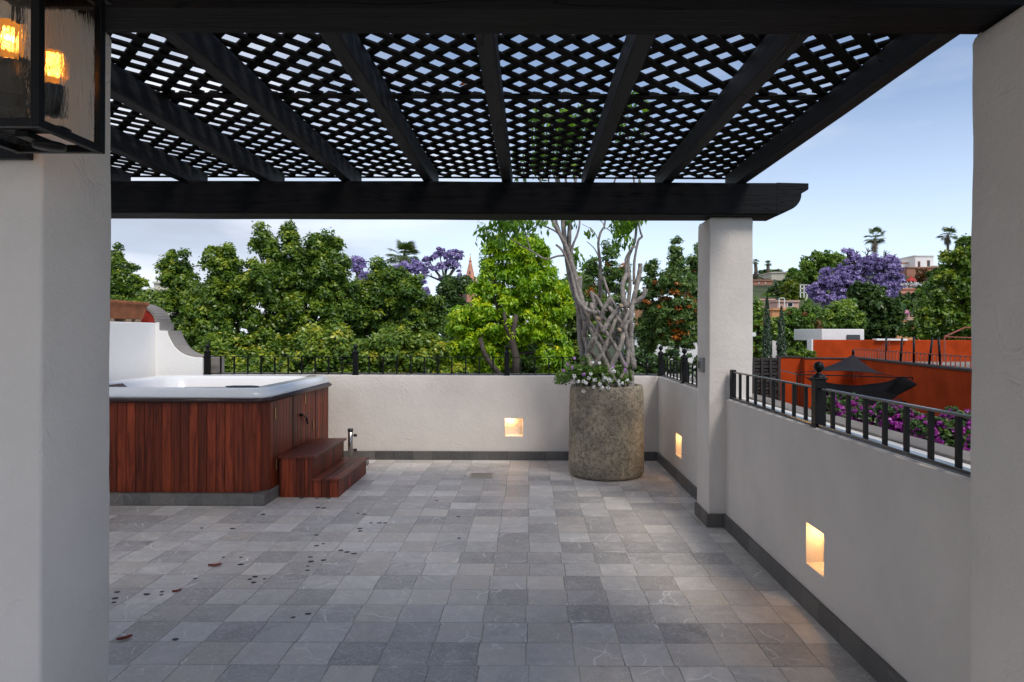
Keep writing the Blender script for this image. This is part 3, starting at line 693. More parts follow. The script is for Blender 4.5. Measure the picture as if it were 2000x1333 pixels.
# dry leaves caught on the lattice
rd = random.Random(11); pts = [at(1022, 84, 3.3), at(820, 163, 4.02), at(905, 172, 4.05), at(1145, 172, 4.1), at(578, 187, 4.0), at(635, 186, 4.0), at(1048, 64, 3.2)]
for i, p in enumerate(pts):
    a = rd.uniform(0, 6); L = .05; x, y = p.x, p.y
    mb = MB().add([(x - L * math.cos(a), y - L * math.sin(a), 3.174), (x + .016 * math.sin(a), y - .016 * math.cos(a), 3.185), (x + L * math.cos(a), y + L * math.sin(a), 3.178), (x - .016 * math.sin(a), y + .016 * math.cos(a), 3.184),
                   (x, y, 3.171)], [(0, 1, 4), (1, 2, 4), (2, 3, 4), (3, 0, 4), (0, 3, 2, 1)])
    tag(mb.build('dry_leaf', MT['orange_leaf']), ('orange leaf on the lattice right of the middle rafter, nearest the near beam', 'orange leaf on the lattice left of the middle rafter, beside the panel joint', 'dry leaf on the lattice joint just left of the middle rafter',
        'dry leaf on the lattice joint just left of the right of centre rafter', 'orange leaf on the lattice joint, leftmost of all', 'orange leaf on the lattice joint beside the leftmost one, on its right', 'dry leaf on the lattice touching the near beam')[i], 'leaf', 'dry leaves caught on the lattice')
# porch ceiling behind the near beam (unseen; added and sized to shade the near pillars)
o = MB().box(-5.2, 1.95, -1.0, 2.165, 2.99, 3.15).build('ceiling', MT['plaster']); tag(o, kind='structure')

# ------------------------------------------------------------------ railings
def baluster(parent, x, y, z0, z1, w=.018):
    return MB().box(x - w / 2, x + w / 2, y - w / 2, y + w / 2, z0, z1).build('baluster', MT['iron'], parent)
def post(parent, x, y, ball=True, z1=1.40):
    w = .032
    p = MB().box(x - w, x + w, y - w, y + w, WZ + .002, z1).box(x - w - .008, x + w + .008, y - w - .008, y + w + .008, z1, z1 + .012)
    p.box(x - w - .006, x + w + .006, y - w - .006, y + w + .006, WZ + .0015, WZ + .012)
    p = p.build('post', MT['iron'], parent, bevel=.003)
    if ball:
        z = z1 + .012; pr = [(.040, z), (.038, z + .006), (.024, z + .018), (.012, z + .026), (.011, z + .034), (.014, z + .038)]
        pr += [(.030 * math.sin(a), z + .066 - .030 * math.cos(a)) for a in [R(q) for q in range(30, 181, 15)]]
        pr[-1] = (.001, pr[-1][1])
        MB().lathe(pr, x, y, 20).build('finial', MT['iron'], p)
    return p
ry = YB + .055
t = thing('metal_railing', 'low black iron railing on top of the rear wall', 'railing', (-1.3, ry, WZ))
px = [-4.285, -2.315, -.305, 1.74]
for x in px: post(t, x, ry, True, 1.405)
for a, b in zip(px, px[1:]):
    n = 10; a_, b_ = a + .032, b - .032
    for k in range(n): baluster(t, a + (b - a) * (k + 1) / (n + 1) + random.uniform(-.002, .002), ry, WZ + .024, 1.349)
MB().box(px[0], px[-1], ry - .014, ry + .014, 1.349, 1.357).build('top_rail', MT['iron'], t)
MB().box(px[0], px[-1], ry - .016, ry + .016, WZ + .010, WZ + .0235).build('bottom_rail', MT['iron'], t)
rxx = XR + .045
t = thing('metal_railing', 'short run of black iron railing on the right wall behind the far pillar', 'railing', (rxx, 7.5, WZ))
post(t, rxx, 7.57); ys = []
for k in range(1, 7): ys.append(7.57 + (8.88 - 7.57) * k / 7)
for k in range(1, 7): ys.append(6.25 + (7.57 - 6.25) * k / 7)
for y in ys: baluster(t, rxx, y, WZ + .026, 1.340)
for y0, y1 in ((6.24, 7.54), (7.60, 8.87)):
    MB().box(rxx - .014, rxx + .014, y0, y1, 1.340, 1.352).build('top_rail', MT['iron_gloss'], t, bevel=.002)
    MB().box(rxx - .020, rxx + .020, y0, y1, WZ + .012, WZ + .0255).build('bottom_rail', MT['iron_gloss'], t)
t = thing('metal_railing', 'black iron railing on the right wall between the near and far pillars', 'railing', (rxx, 4, WZ))
post(t, rxx, 4.05); post(t, rxx, 1.45)
MB().box(rxx - .02, rxx + .02, 5.73, 5.79, WZ + .002, 1.365).build('post', MT['iron'], t, bevel=.003)
for k in range(1, 9): baluster(t, rxx, 4.05 + .189 * k, WZ + .026, 1.340, .020)
for k in range(1, 13): baluster(t, rxx, 4.05 - .189 * k, WZ + .026, 1.340, .020)
for y0, y1 in ((4.085, 5.735), (1.49, 4.015)):
    MB().box(rxx - .014, rxx + .014, y0, y1, 1.340, 1.352).build('top_rail', MT['iron_gloss'], t, bevel=.003)
    MB().box(rxx - .022, rxx + .022, y0, y1, WZ + .012, WZ + .0255).build('bottom_rail', MT['iron_gloss'], t, bevel=.002)

# ------------------------------------------------------------------ left side wall, scroll gable, planter trough
t = thing('side_wall', 'tall bright white wall on the left behind the hot tub', 'wall', (XL, 6, 0))
MB().box(XL - .3, XL - .004, 2.0, YB + .30, GZ, 1.795).build('wall', MT['plaster_white'], t, bevel=.01)
t = thing('scroll_gable_wall', 'white wall end stepping down in a curve with grey brick coping', 'wall', (-4.7, YB, 0))
c0 = [(-4.953, 1.80), (-4.90, 1.802), (-4.90, 1.692), (-4.795, 1.69)]
cv = [(-4.78, 1.633), (-4.755, 1.58), (-4.728, 1.531), (-4.70, 1.487), (-4.667, 1.45), (-4.63, 1.418), (-4.585, 1.389), (-4.53, 1.366), (-4.465, 1.349), (-4.395, 1.342), (-4.325, 1.336)]
poly = [(-4.953, GZ)] + c0 + cv + [(-4.325, GZ)]
MB().prism(poly, YB - .001, YB + .30, 'y').build('wall', MT['plaster_white'], t, bevel=.006)
# coping bricks laid on the curve
full = [(-4.795, 1.69)] + cv; mb = MB()
for i in range(len(full) - 1):
    if i % 2 == 0:
        a = full[i]; b = full[min(i + 2, len(full) - 1)]; mid = full[i + 1]
        def off(p, q, h):
            dx, dz = q[0] - p[0], q[1] - p[1]; L = math.hypot(dx, dz) or 1; return (-dz / L * h, dx / L * h)
        oa = off(a, mid, .016); q = [(a[0], a[1]), (mid[0], mid[1]), (b[0] - .002, b[1] + .003), (b[0] - .002 - oa[0] * -1, b[1] + abs(oa[1])), (mid[0] + abs(oa[0]), mid[1] + abs(oa[1])), (a[0] + abs(oa[0]), a[1] + abs(oa[1]))]
        mb.prism(q, YB + .012, YB + .345, 'y', random.random())
mb.prism([(-4.955, 1.804), (-4.885, 1.804), (-4.885, 1.70), (-4.900, 1.70), (-4.900, 1.803)], YB + .01, YB + .345, 'y')
mb.box(-4.345, -4.19, YB + .17, YB + .345, WZ - .02, 1.335)
mb.build('coping', MT['stone'], t, bevel=.006)
# convex quarter circle of the gable above, red inside
arc = [(-5.30 + .34 * math.cos(R(a)), 1.803 + .225 * math.sin(R(a))) for a in range(0, 91, 9)]
MB().prism([(-5.30, 1.796)] + arc, YB + .01, YB + .30, 'y').build('red_face', MT['plaster_darkred'], t)
mb = MB()
for i in range(0, len(arc) - 1):
    a, b = arc[i], arc[i + 1]; n1 = (math.cos(R(i * 9 + .6)) * .035, math.sin(R(i * 9 + .6)) * .035); n2 = (math.cos(R(i * 9 + 8.4)) * .035, math.sin(R(i * 9 + 8.4)) * .035)
    mb.prism([a, b, (b[0] + n2[0], b[1] + n2[1]), (a[0] + n1[0], a[1] + n1[1])], YB - .003, YB + .345, 'y', random.random())
mb.build('coping', MT['stone'], t, bevel=.004)
t = thing('planter_trough', 'long terracotta planter trough standing on bricks on the white wall', 'planter', (XL - .14, 7.9, 1.83))
mb = MB(); y0, y1, zb, zt = 7.0, 8.72, 1.835, 2.03
def rect(xm, hx, ya, yb, z): return [(xm - hx, ya, z), (xm + hx, ya, z), (xm + hx, yb, z), (xm - hx, yb, z)]
xm = XL - .145; rs = [rect(xm, .10, y0 + .06, y1 - .07, zb), rect(xm, .135, y0 + .01, y1 - .015, zt - .02), rect(xm, .150, y0, y1, zt - .012), rect(xm, .152, y0 - .002, y1 + .004, zt + .02), rect(xm, .140, y0 + .01, y1 - .01, zt + .026), rect(xm, .118, y0 + .03, y1 - .03, zt + .015), rect(xm, .11, y0 + .04, y1 - .04, zt - .05)]
vs = [p for r_ in rs for p in r_]; fs = [(0, 1, 2, 3)] + [(i * 4 + j, i * 4 + (j + 1) % 4, i * 4 + 4 + (j + 1) % 4, i * 4 + 4 + j) for i in range(len(rs) - 1) for j in range(4)] + [(24, 25, 26, 27)]
mb.add(vs, fs); mb.build('trough', MT['terracotta'], t, bevel=.006)
for y in (7.15, 7.55, 7.95, 8.3, 8.5): MB().box(xm - .11, xm + .115, y, y + .09, 1.797, 1.834).build('brick', MT['brick_tan'], t, bevel=.004)

# ------------------------------------------------------------------ hot tub
TX0, TX1, TY0, TY1 = -4.75, -2.57, 6.52, 8.70
t = thing('hot_tub', 'white hot tub clad in red cedar boards on a grey stone plinth', 'hot tub', (-3.66, 7.6, 0))
MB().box(TX0 - .02, TX1 + .022, TY0 - .067, TY1 + .02, .001, .113).build('plinth', MT['plinth'], t, bevel=.005)
ch = .13
def octa(ins, c): x0, x1, y0, y1 = TX0 + ins, TX1 - ins, TY0 + ins, TY1 - ins; return [(x0 + c, y0), (x1 - c, y0), (x1, y0 + c), (x1, y1 - c), (x1 - c, y1), (x0 + c, y1), (x0, y1 - c), (x0, y0 + c)]
mb = MB().prism(octa(.022, ch), .114, .985, 'z', .1)
def boards(a, b, wdt, z0, z1, outn, skip=None):
    a = Vector((*a, 0)); b = Vector((*b, 0)); L = (b - a).length; n = max(1, round(L / wdt)); d = (b - a) / n; dn = d.normalized(); nn = Vector((*outn, 0)).normalized()
    for i in range(n):
        g = .0022; p = a + d * i + dn * g; q = a + d * (i + 1) - dn * g; o1 = -nn * .018; bz = .0035
        poly = [p + o1, p - nn * .003, p + dn * bz, q - dn * bz, q - nn * .003, q + o1]
        poly = [(v.x, v.y) for v in poly]
        mb.prism(poly, z0 + random.uniform(0, .003), z1, 'z', random.betavariate(2.2, 2.2))
oc = octa(0, ch)
boards(oc[0], oc[1], .086, .116, .992, (0, -1)); boards(oc[1], oc[2], .092, .116, .992, (1, -1)); boards(oc[2], oc[3], .088, .116, .992, (1, 0)); boards(oc[3], oc[4], .092, .116, .992, (1, 1)); boards(oc[7], oc[0], .092, .116, .992, (-1, -1))
mb.build('cladding', MT['cedar_v'], t)
mb = MB(); rr = octa(-.014, ch)
for i in range(8): a, b = rr[i], rr[(i + 1) % 8]; mb.tube([(a[0], a[1], 1.008), (b[0], b[1], 1.008)], .023, 12)
for a in rr: mb.lathe([(.001, .985), (.023, 1.008), (.001, 1.031)], a[0], a[1], 10)
mb.build('moulding', MT['cedar_dark'], t)
# access door outline, hinges and handle on the side
for y in (7.29, 8.05): MB().box(TX1 + .001, TX1 + .006, y, y + .006, .13, .985).build('door_joint', MT['dark_plastic'], t)
for (y, z) in ((6.755, .80), (6.80, .28), (7.66, .86), (7.95, .52)): MB().box(TX1 + .0015, TX1 + .009, y, y + .018, z, z + .11).build('hinge', MT['brass'], t, bevel=.002)
MB().box(TX1 + .001, TX1 + .02, 7.50, 7.53, .735, .765).bar((TX1 + .028, 7.515, .75), (TX1 + .03, 7.66, .70), .016, .016).bar((TX1 + .03, 7.64, .705), (TX1 + .026, 7.69, .63), .018, .014).tube([(TX1 + .005, 7.515, .75), (TX1 + .034, 7.515, .75)], .010, 10).build('handle', MT['iron'], t, bevel=.002)
# acrylic shell: stacked rings, outer lip -> top deck -> basin
def rring(ins, c, z, k=2):
    x0, x1, y0, y1 = TX0 + ins, TX1 - ins, TY0 + ins, TY1 - ins; pts = []
    for (cx, cy, a0) in ((x1 - c, y0 + c, -90), (x1 - c, y1 - c, 0), (x0 + c, y1 - c, 90), (x0 + c, y0 + c, 180)):
        for i in range(k + 1): a = R(a0 + 90 * i / k); f = 1 + .10 * math.sin(2 * R(90 * i / k)) * 0; pts.append((cx + c * math.cos(a) * f, cy + c * math.sin(a) * f, z))
    return pts
rings = [rring(.03, .15, 1.005), rring(-.002, .14, 1.030), rring(-.010, .14, 1.040), rring(-.010, .14, 1.052), rring(.006, .14, 1.088), rring(.018, .145, 1.108), rring(.040, .15, 1.121), rring(.07, .15, 1.126), rring(.19, .17, 1.122), rring(.215, .18, 1.115), rring(.235, .2, 1.09),
         rring(.27, .23, .93), rring(.34, .28, .74), rring(.42, .3, .70), rring(.55, .3, .68), rring(.60, .3, .60), rring(.66, .3, .35), rring(.78, .3, .32)]
K = len(rings[0]); vs = [p for r_ in rings for p in r_]; fs = [(i * K + j, i * K + (j + 1) % K, i * K + K + (j + 1) % K, i * K + K + j) for i in range(len(rings) - 1) for j in range(K)] + [tuple((len(rings) - 1) * K + j for j in range(K))]
MB().add(vs, fs, .5, True).build('shell', MT['acrylic'], t)
# recessed seat backs at the far side and left headrest
pr = MB().add([(-4.53, 6.95, 1.075), (-4.53, 7.42, 1.075), (-4.42, 6.95, .985), (-4.42, 7.42, .985), (-4.505, 6.95, 1.10), (-4.505, 7.42, 1.10), (-4.39, 6.95, 1.01), (-4.39, 7.42, 1.01)], [(0, 1, 3, 2), (4, 6, 7, 5), (0, 4, 5, 1), (2, 3, 7, 6), (0, 2, 6, 4), (1, 5, 7, 3)])
for i in range(11):
    y = 6.97 + i * .043; pr.bar((-4.505, y, 1.103), (-4.39, y, 1.014), .03, .014, up=(1, 0, 1))
pr.build('headrest', MT['pillow'], t, bevel=.004)
MB().prism([(-2.98, 6.64), (-2.72, 6.66), (-2.70, 6.70), (-2.78, 6.78), (-3.0, 6.76), (-3.04, 6.70)], 1.1245, 1.137, 'z').build('control_panel', MT['dark_plastic'], t, bevel=.004)
MB().prism([(-2.96, 6.665), (-2.76, 6.68), (-2.80, 6.755), (-2.98, 6.74)], 1.1372, 1.1395, 'z').build('display', MT['blue_panel'], t)
MB().box(-2.80, -2.70, 8.40, 8.50, 1.123, 1.130).build('filter_lid', MT['pillow'], t, bevel=.004)

# ------------------------------------------------------------------ steps
SX0, SX1, SY0, SY1 = -2.535, -1.935, 6.80, 7.95
t = thing('spa_steps', 'two-step red cedar stair beside the hot tub', 'steps', (-2.2, 7.4, 0))
mb = MB(); oc = None
def vb(a, b, n, z0, z1, out_, th=.016):      # vertical boards a->b
    a = Vector((*a, 0)); b = Vector((*b, 0)); d = (b - a) / n; dn = d.normalized(); nn = Vector((*out_, 0))
    for i in range(n):
        p = a + d * i + dn * .0015; q = a + d * (i + 1) - dn * .0015
        poly = [p - nn * th, p - nn * .002, p + dn * .002, q - dn * .002, q - nn * .002, q - nn * th]; mb.prism([(v.x, v.y) for v in poly], z0, z1, 'z', random.betavariate(2, 2))
vb((SX0 + .018, SY0), (-2.20, SY0), 4, .004, .399, (0, -1)); vb((-2.20, SY0), (SX1, SY0), 3, .004, .174, (0, -1))
vb((SX1, SY0 + .02), (SX1, SY1), 12, .004, .174, (1, 0)); vb((-2.20, SY0 + .02), (-2.20, SY1), 12, .196, .399, (1, 0)); vb((SX0, SY1), (SX0, SY0), 12, .004, .399, (-1, 0))
mb.box(SX0 + .02, -2.222, SY0 + .02, SY1 - .02, .006, .396, .05); mb.box(-2.22, SX1 - .02, SY0 + .02, SY1 - .02, .006, .172, .05)
mb.box(SX0 + .02, SX1 - .02, SY1 - .02, SY1, .004, .17, .3)
mb.build('side_board', MT['cedar_v'], t)
for (xa, xb, z) in ((SX0 - .012, -2.17, .40), (-2.198, SX1 + .028, .175)):
    mb = MB(); n = 3; w_ = (xb - xa) / n
    for i in range(n): mb.box(xa + i * w_ + .0015, xa + (i + 1) * w_ - .0015, SY0 - .02, SY1 + .02, z, z + .021, random.uniform(.3, .8))
    mb.build('tread', MT['cedar_y'], t, bevel=.003)

# ------------------------------------------------------------------ parasol base
bx, by = -2.27, 8.50
t = thing('parasol_base', 'round concrete parasol base with steel tube and black knobs behind the steps', 'parasol base', (bx, by, 0))
MB().lathe([(.225, .001), (.23, .01), (.23, .045), (.22, .058), (.05, .066), (.001, .067)], bx, by, 40).build('base', MT['stone'], t)
MB().lathe([(.031, .06), (.031, .455), (.026, .456), (.026, .40), (.001, .40)], bx, by, 24).build('tube', MT['steel'], t)
MB().lathe([(.034, .42), (.034, .458), (.027, .459), (.027, .43), (.001, .43)], bx, by, 24).build('collar', MT['dark_plastic'], t)
for z in (.375, .19): MB().tube([(bx + .03, by, z), (bx + .055, by - .01, z)], .007, 8).tube([(bx + .052, by - .01, z), (bx + .08, by - .02, z)], .02, 10).build('knob', MT['dark_plastic'], t, bevel=.002)

# ------------------------------------------------------------------ drain
gx, gy = -.565, 7.87
t = thing('drain_grate', 'small square metal floor drain in the tiles', 'drain', (gx, gy, 0))
mb = MB(); s = .14
mb.box(gx - s, gx + s, gy - s, gy - s + .02, .001, .006).box(gx - s, gx + s, gy + s - .02, gy + s, .001, .006).box(gx - s, gx - s + .02, gy - s + .021, gy + s - .021, .001, .006).box(gx + s - .02, gx + s, gy - s + .021, gy + s - .021, .001, .006).box(gx - s + .021, gx + s - .021, gy - .01, gy + .01, .001, .0058)
mb.build('frame', MT['steel'], t)
mb = MB()
for i in range(12):
    for ya, yb in ((gy - s + .024, gy - .014), (gy + .014, gy + s - .024)): mb.box(gx - s + .026 + i * .0195, gx - s + .036 + i * .0195, ya, yb, .001, .005)
mb.build('bars', MT['steel'], t); MB().box(gx - s + .02, gx + s - .02, gy - s + .02, gy + s - .02, .0005, .0009).build('sump', MT['dark_plastic'], t)

# fallen leaves on the floor
rd = random.Random(4)
for (px, py, lab, L) in ((421, 1109, 'curled dry red leaf on the tiles, farthest from the left pillar', .045), (347, 1160, 'small dry red leaf on the tiles beside the dark spots', .028), (245, 1253, 'dry red leaf on the tiles close to the left pillar', .038)):
    D = F * CH / (py - HY); x = (px - VX) / F * D; a = R(20) + rd.uniform(-.2, .5); n = 7; vs = []
    for k in range(n):
        s_ = -1 + 2 * k / (n - 1); w_ = .42 * L * (1 - s_ * s_) ** .6 * rd.uniform(.75, 1.1) + .001; zz = .0035 + .006 * s_ * s_
        for sgn in (-1, 0, 1):
            dx = s_ * L; dy = sgn * w_; vs.append((x + dx * math.cos(a) - dy * math.sin(a), D + dx * math.sin(a) + dy * math.cos(a), zz + (.004 + .007 * (sgn > 0) if sgn else 0)))
    fs = [(k * 3 + j, k * 3 + j + 1, k * 3 + j + 4, k * 3 + j + 3) for k in range(n - 1) for j in range(2)]
    tag(MB().add(vs, fs, .5, True).build('dry_leaf', MT['dry_leaf']), lab, 'leaf', 'dry leaves on the floor')

# ------------------------------------------------------------------ stone planter with woven tree and flowers
PX_, PY_, PH = .915, 8.0, 1.065
t = thing('stone_planter', 'tall rough cylindrical stone planter in the rear right corner', 'planter', (PX_, PY_, 0))
wb = lambda a, z: .004 * nz((math.cos(a), math.sin(a), z), 2.0) + .005 * nz((math.cos(a), math.sin(a), z), 7)
def R_(z): return .445 if z < .8 else .445 - .012 * ((z - .8) / .26)
pr = [(.38, .001), (.43, .012), (.444, .04)] + [(R_(z / 20), z / 20) for z in range(2, 21)] + [(.428, PH - .02), (.418, PH), (.385, PH + .003), (.372, PH - .02), (.37, PH - .09)]
MB().lathe(pr, PX_, PY_, 72, wob=wb).build('pot', MT['rough_stone'], t)
MB().lathe([(.368, PH - .10), (.36, PH - .065), (.2, PH - .045), (.001, PH - .04)], PX_, PY_, 30).build('soil', MT['soil'], t)

wt = thing('woven_tree', 'pale ficus with stems woven into a lattice cylinder in the stone planter', 'tree', (PX_, PY_, PH - .05))
mb = MB(); rd = random.Random(21); cx0, cy0 = at(1185, 700, 8.0).x, 8.0
def TR(z):      # radius of the woven cylinder with height
    return .300 - .015 * math.sin((z - 1) * 3)
NS = 9; Z0, Z1 = 1.0, 2.04; ends = []
for dirn in (1, -1):
    for i in range(NS):
        a0 = 2 * math.pi * (i + (.0 if dirn > 0 else .5)) / NS + rd.uniform(-.05, .05); top = Z1 * rd.uniform(.93, 1.04); n = 26; pts = []; rs = []
        r0 = rd.uniform(.021, .027); tw = 2.35 * dirn
        for k in range(n + 1):
            z = Z0 + (top - Z0) * k / n; ph = (z - Z0) / (1.25) ; a = a0 + tw * ph * (1 + .08 * math.sin(ph * 9 + i))
            wv = .012 * math.sin(ph * 2 * math.pi * 2.9 + i * math.pi + (0 if dirn > 0 else math.pi))
            r = TR(z) + wv + rd.uniform(-.004, .004)
            pts.append((cx0 + r * math.cos(a), cy0 + r * math.sin(a), z)); rs.append(r0 * (1.12 - .32 * k / n) * (1.0 + .18 * abs(math.sin(ph * math.pi * 5 + i))))
        mb.tube(pts, rs, 9, wob=.05)
        # a sawn or healed end
        ends.append((Vector(pts[-1]), (Vector(pts[-1]) - Vector(pts[-2])).normalized(), rs[-1]))
def stem(pp, rad, D=8.0, wob=.05, n=8):
    """pp: list of (px, py, depth offset)"""
    P = [at(p[0], p[1], D + p[2]) for p in pp]; fine = []; rr = []
    for i in range(len(P) - 1):
        p0 = P[max(i - 1, 0)]; p1 = P[i]; p2 = P[i + 1]; p3 = P[min(i + 2, len(P) - 1)]
        for k in range(4):
            u = k / 4; fine.append(.5 * ((2 * p1) + (-p0 + p2) * u + (2 * p0 - 5 * p1 + 4 * p2 - p3) * u * u + (-p0 + 3 * p1 - 3 * p2 + p3) * u ** 3)); s_ = (i + u) / (len(P) - 1); rr.append((rad[0] + (rad[1] - rad[0]) * s_) * rd.uniform(.92, 1.1))
    fine.append(P[-1]); rr.append(rad[1]); mb.tube(fine, rr, n, wob=wob)
# thick upright left cluster and right cluster, as seen
stem([(1139, 700, -.02), (1133, 650, -.03), (1130, 600, -.05), (1118, 562, 0), (1109, 520, 0), (1103, 480, 0), (1098, 430, .05), (1092, 370, .1), (1080, 300, .1)], (.040, .02))
stem([(1143, 625, -.2), (1136, 590, -.15), (1128, 560, -.1), (1118, 520, -.1), (1108, 490, -.1), (1095, 462, -.1), (1078, 430, -.1), (1062, 390, -.1), (1050, 330, -.1)], (.042, .014))
stem([(1150, 640, .15), (1132, 590, .15), (1122, 540, .1), (1112, 490, .1), (1112, 440, .05), (1120, 400, 0), (1124, 330, 0)], (.042, .016))
stem([(1166, 612, -.3), (1148, 606, -.28), (1130, 588, -.2), (1122, 560, -.15), (1112, 520, -.1), (1098, 490, -.1), (1085, 478, -.1)], (.026, .012))
stem([(1132, 566, -.1), (1132, 540, -.1), (1128, 556, -.1)], (.03, .026))
stem([(1116, 530, 0), (1116, 500, 0), (1118, 480, 0), (1126, 460, 0), (1131, 440, 0), (1132, 420, 0), (1136, 380, 0)], (.018, .008))
stem([(1108, 500, -.05), (1090, 500, -.1), (1065, 506, -.1), (1040, 492, -.1), (1015, 478, -.15), (990, 462, -.15), (975, 452, -.15)], (.013, .005))
stem([(1100, 470, 0), (1088, 455, 0), (1070, 445, 0), (1050, 440, 0), (1030, 455, 0), (1022, 452, 0)], (.012, .004))
stem([(1036, 490, -.1), (1028, 465, -.1), (1022, 440, -.1), (1015, 400, 0), (1010, 340, 0)], (.009, .004))
stem([(1095, 460, 0), (1085, 430, 0), (1080, 400, 0), (1068, 340, 0), (1060, 280, 0)], (.017, .006))
stem([(1090, 450, 0), (1072, 420, 0), (1050, 400, 0), (1030, 370, 0)], (.014, .005))
stem([(1104, 480, .1), (1100, 440, .1), (1106, 400, .1), (1104, 340, .1), (1110, 260, .1)], (.03, .01))
# centre, thin and bare
stem([(1155, 605, .2), (1165, 590, .2), (1172, 575, .15), (1172, 545, .1), (1172, 520, .1), (1170, 500, .05), (1168, 475, 0), (1172, 455, 0), (1180, 440, 0), (1182, 420, 0), (1190, 380, 0)], (.030, .006))
stem([(1153, 572, -.1), (1166, 582, -.1), (1176, 600, -.15), (1184, 608, -.2)], (.022, .02))
stem([(1152, 570, -.1), (1156, 576, -.1), (1160, 600, -.1), (1155, 612, -.1)], (.024, .02))
stem([(1178, 540, .05), (1184, 560, 0), (1192, 580, -.05), (1198, 590, -.1), (1206, 604, -.15), (1212, 620, -.2)], (.015, .016))
stem([(1168, 500, 0), (1160, 485, 0), (1148, 474, 0), (1145, 472, 0)], (.008, .003))
stem([(1170, 478, 0), (1165, 462, 0), (1155, 448, 0), (1140, 440, 0), (1136, 437, 0)], (.006, .002))
stem([(1180, 444, 0), (1192, 452, 0), (1200, 466, 0), (1202, 470, 0)], (.006, .002))
stem([(1180, 448, 0), (1176, 434, 0), (1164, 428, 0)], (.006, .003)); stem([(1186, 446, 0), (1194, 436, 0), (1210, 434, 0)], (.005, .002))
# right cluster
stem([(1238, 720, -.08), (1234, 690, -.1), (1231, 655, -.1), (1231, 620, -.15), (1236, 590, -.1), (1243, 560, -.05), (1249, 530, 0), (1250, 514, 0)], (.036, .026))
stem([(1222, 600, -.25), (1217, 580, -.2), (1216, 555, -.15), (1224, 535, -.1), (1226, 543, -.1)], (.032, .025))
stem([(1226, 600, -.1), (1229, 570, 0), (1230, 550, 0), (1226, 520, 0), (1228, 500, 0), (1236, 480, 0), (1241, 460, 0), (1242, 430, 0), (1240, 390, 0), (1235, 330, 0), (1225, 260, 0)], (.024, .010))
stem([(1238, 555, 0), (1238, 520, .05), (1240, 500, .05), (1246, 470, .05), (1253, 462, .05), (1250, 452, .05), (1246, 430, .05), (1243, 390, .05), (1250, 330, 0)], (.018, .008))
stem([(1236, 594, -.1), (1248, 585, -.12), (1256, 578, -.12), (1261, 564, -.12)], (.03, .028))
stem([(1222, 535, -.05), (1222, 515, -.05), (1222, 505, -.05), (1230, 490, -.05), (1240, 480, -.05)], (.018, .012))
stem([(1176, 650, -.33), (1190, 625, -.33), (1205, 606, -.3), (1212, 600, -.28)], (.03, .027))
stem([(1212, 640, -.3), (1222, 622, -.3), (1228, 606, -.25)], (.022, .018)); 
tips = []
for (px, py, dx) in ((1096, 400, -.4), (1080, 330, -.3), (1120, 340, .1), (1190, 380, .2), (1236, 330, .1), (1246, 330, .3), (1060, 300, -.3), (1104, 280, 0), (1225, 270, -.1), (1150, 330, 0), (1090, 250, .2)):
    grow(mb, at(px, py, 8.0), (dx, rd.uniform(-.3, .3), 1), .34, .013, 2, tips, rd, .7, .3, .003, 5)
mb.build('trunk', MT['bark_grey'], wt)
# sawn ends
for (px, py) in ((1167, 623), (1212, 598), (1209, 645)):
    p = at(px, py, 7.66); MB().tube([p, p + Vector((.01, -.012, .014))], [.030, .027], 10).build('cut_end', MT['brick_tan'], wt)
# hanging leaf tufts
C = []; 
def tuft(px, py, rx, ry, k, D=8.0):
    for _ in range(k): C.append(at(px + rd.gauss(0, rx * .5), py + rd.gauss(0, ry * .5), D + rd.uniform(-.25, .25)))
tuft(985, 440, 42, 16, 26); tuft(945, 462, 14, 14, 6); tuft(1010, 455, 30, 20, 8); tuft(985, 470, 8, 12, 3); tuft(1030, 430, 40, 8, 8); tuft(1212, 462, 10, 26, 8); tuft(1220, 482, 16, 10, 4); tuft(1234, 440, 14, 12, 4); tuft(1224, 440, 20, 10, 3)
tuft(1128, 515, 8, 14, 4); tuft(1150, 462, 3, 3, 1); tuft(1216, 566, 4, 6, 1); tuft(1060, 450, 10, 8, 2); tuft(1112, 440, 8, 16, 3)
tuft(1100, 260, 70, 40, 70, 8.0); tuft(1240, 400, 12, 30, 8); tuft(1205, 445, 12, 16, 5); tuft(1000, 420, 60, 14, 12); tuft(1235, 415, 22, 22, 12); tuft(1215, 440, 16, 20, 8); tuft(1150, 240, 50, 25, 22, 8.1); tuft(1050, 320, 40, 30, 14); tuft(1250, 215, 30, 16, 10); tuft(1220, 260, 30, 25, 8); tuft(1090, 320, 60, 24, 20)
C = np.array(C); P, Nn, tt = leaves_on(C, .10, 15, .1, .18, 1.3)
leaf_mesh('foliage', MT['potleaf'], P, Nn, .085 * (.7 + .6 * rng.random(len(P))), .42, wt, tt, droop=(0, 0, -1.6))

fl = thing('flowering_plant', 'trailing white and mauve flowers spilling over the left rim of the stone planter', 'plant', (PX_ - .1, PY_ - .15, PH - .05))
C = []; 
for _ in range(230):
    a = rd.uniform(-math.pi, math.pi * .15) ; r = .36 * rd.random() ** .5 * 1.0; x = PX_ - .06 + r * math.cos(a) * 1.0; y = PY_ - .04 + r * math.sin(a); C.append((x, y, PH + .03 + rd.random() * .19 * (1.25 - r)))
for _ in range(80): u = rd.random(); C.append((PX_ - .34 - u * .26, PY_ - .20 + rd.uniform(-.14, .14), PH + .16 - u * .10 + rd.uniform(-.07, .08)))
for _ in range(30): C.append((PX_ - .22 + rd.gauss(0, .10), PY_ - .2 + rd.gauss(0, .1), PH + .20 + rd.gauss(0, .07)))
C = np.array(C); P, Nn, tt = leaves_on(C, .045, 16, .4, 0, 1.0)
leaf_mesh('leaves', MT['mid'], P, Nn, .034 * (.7 + .6 * rng.random(len(P))), .55, fl, tt)
mb = MB()
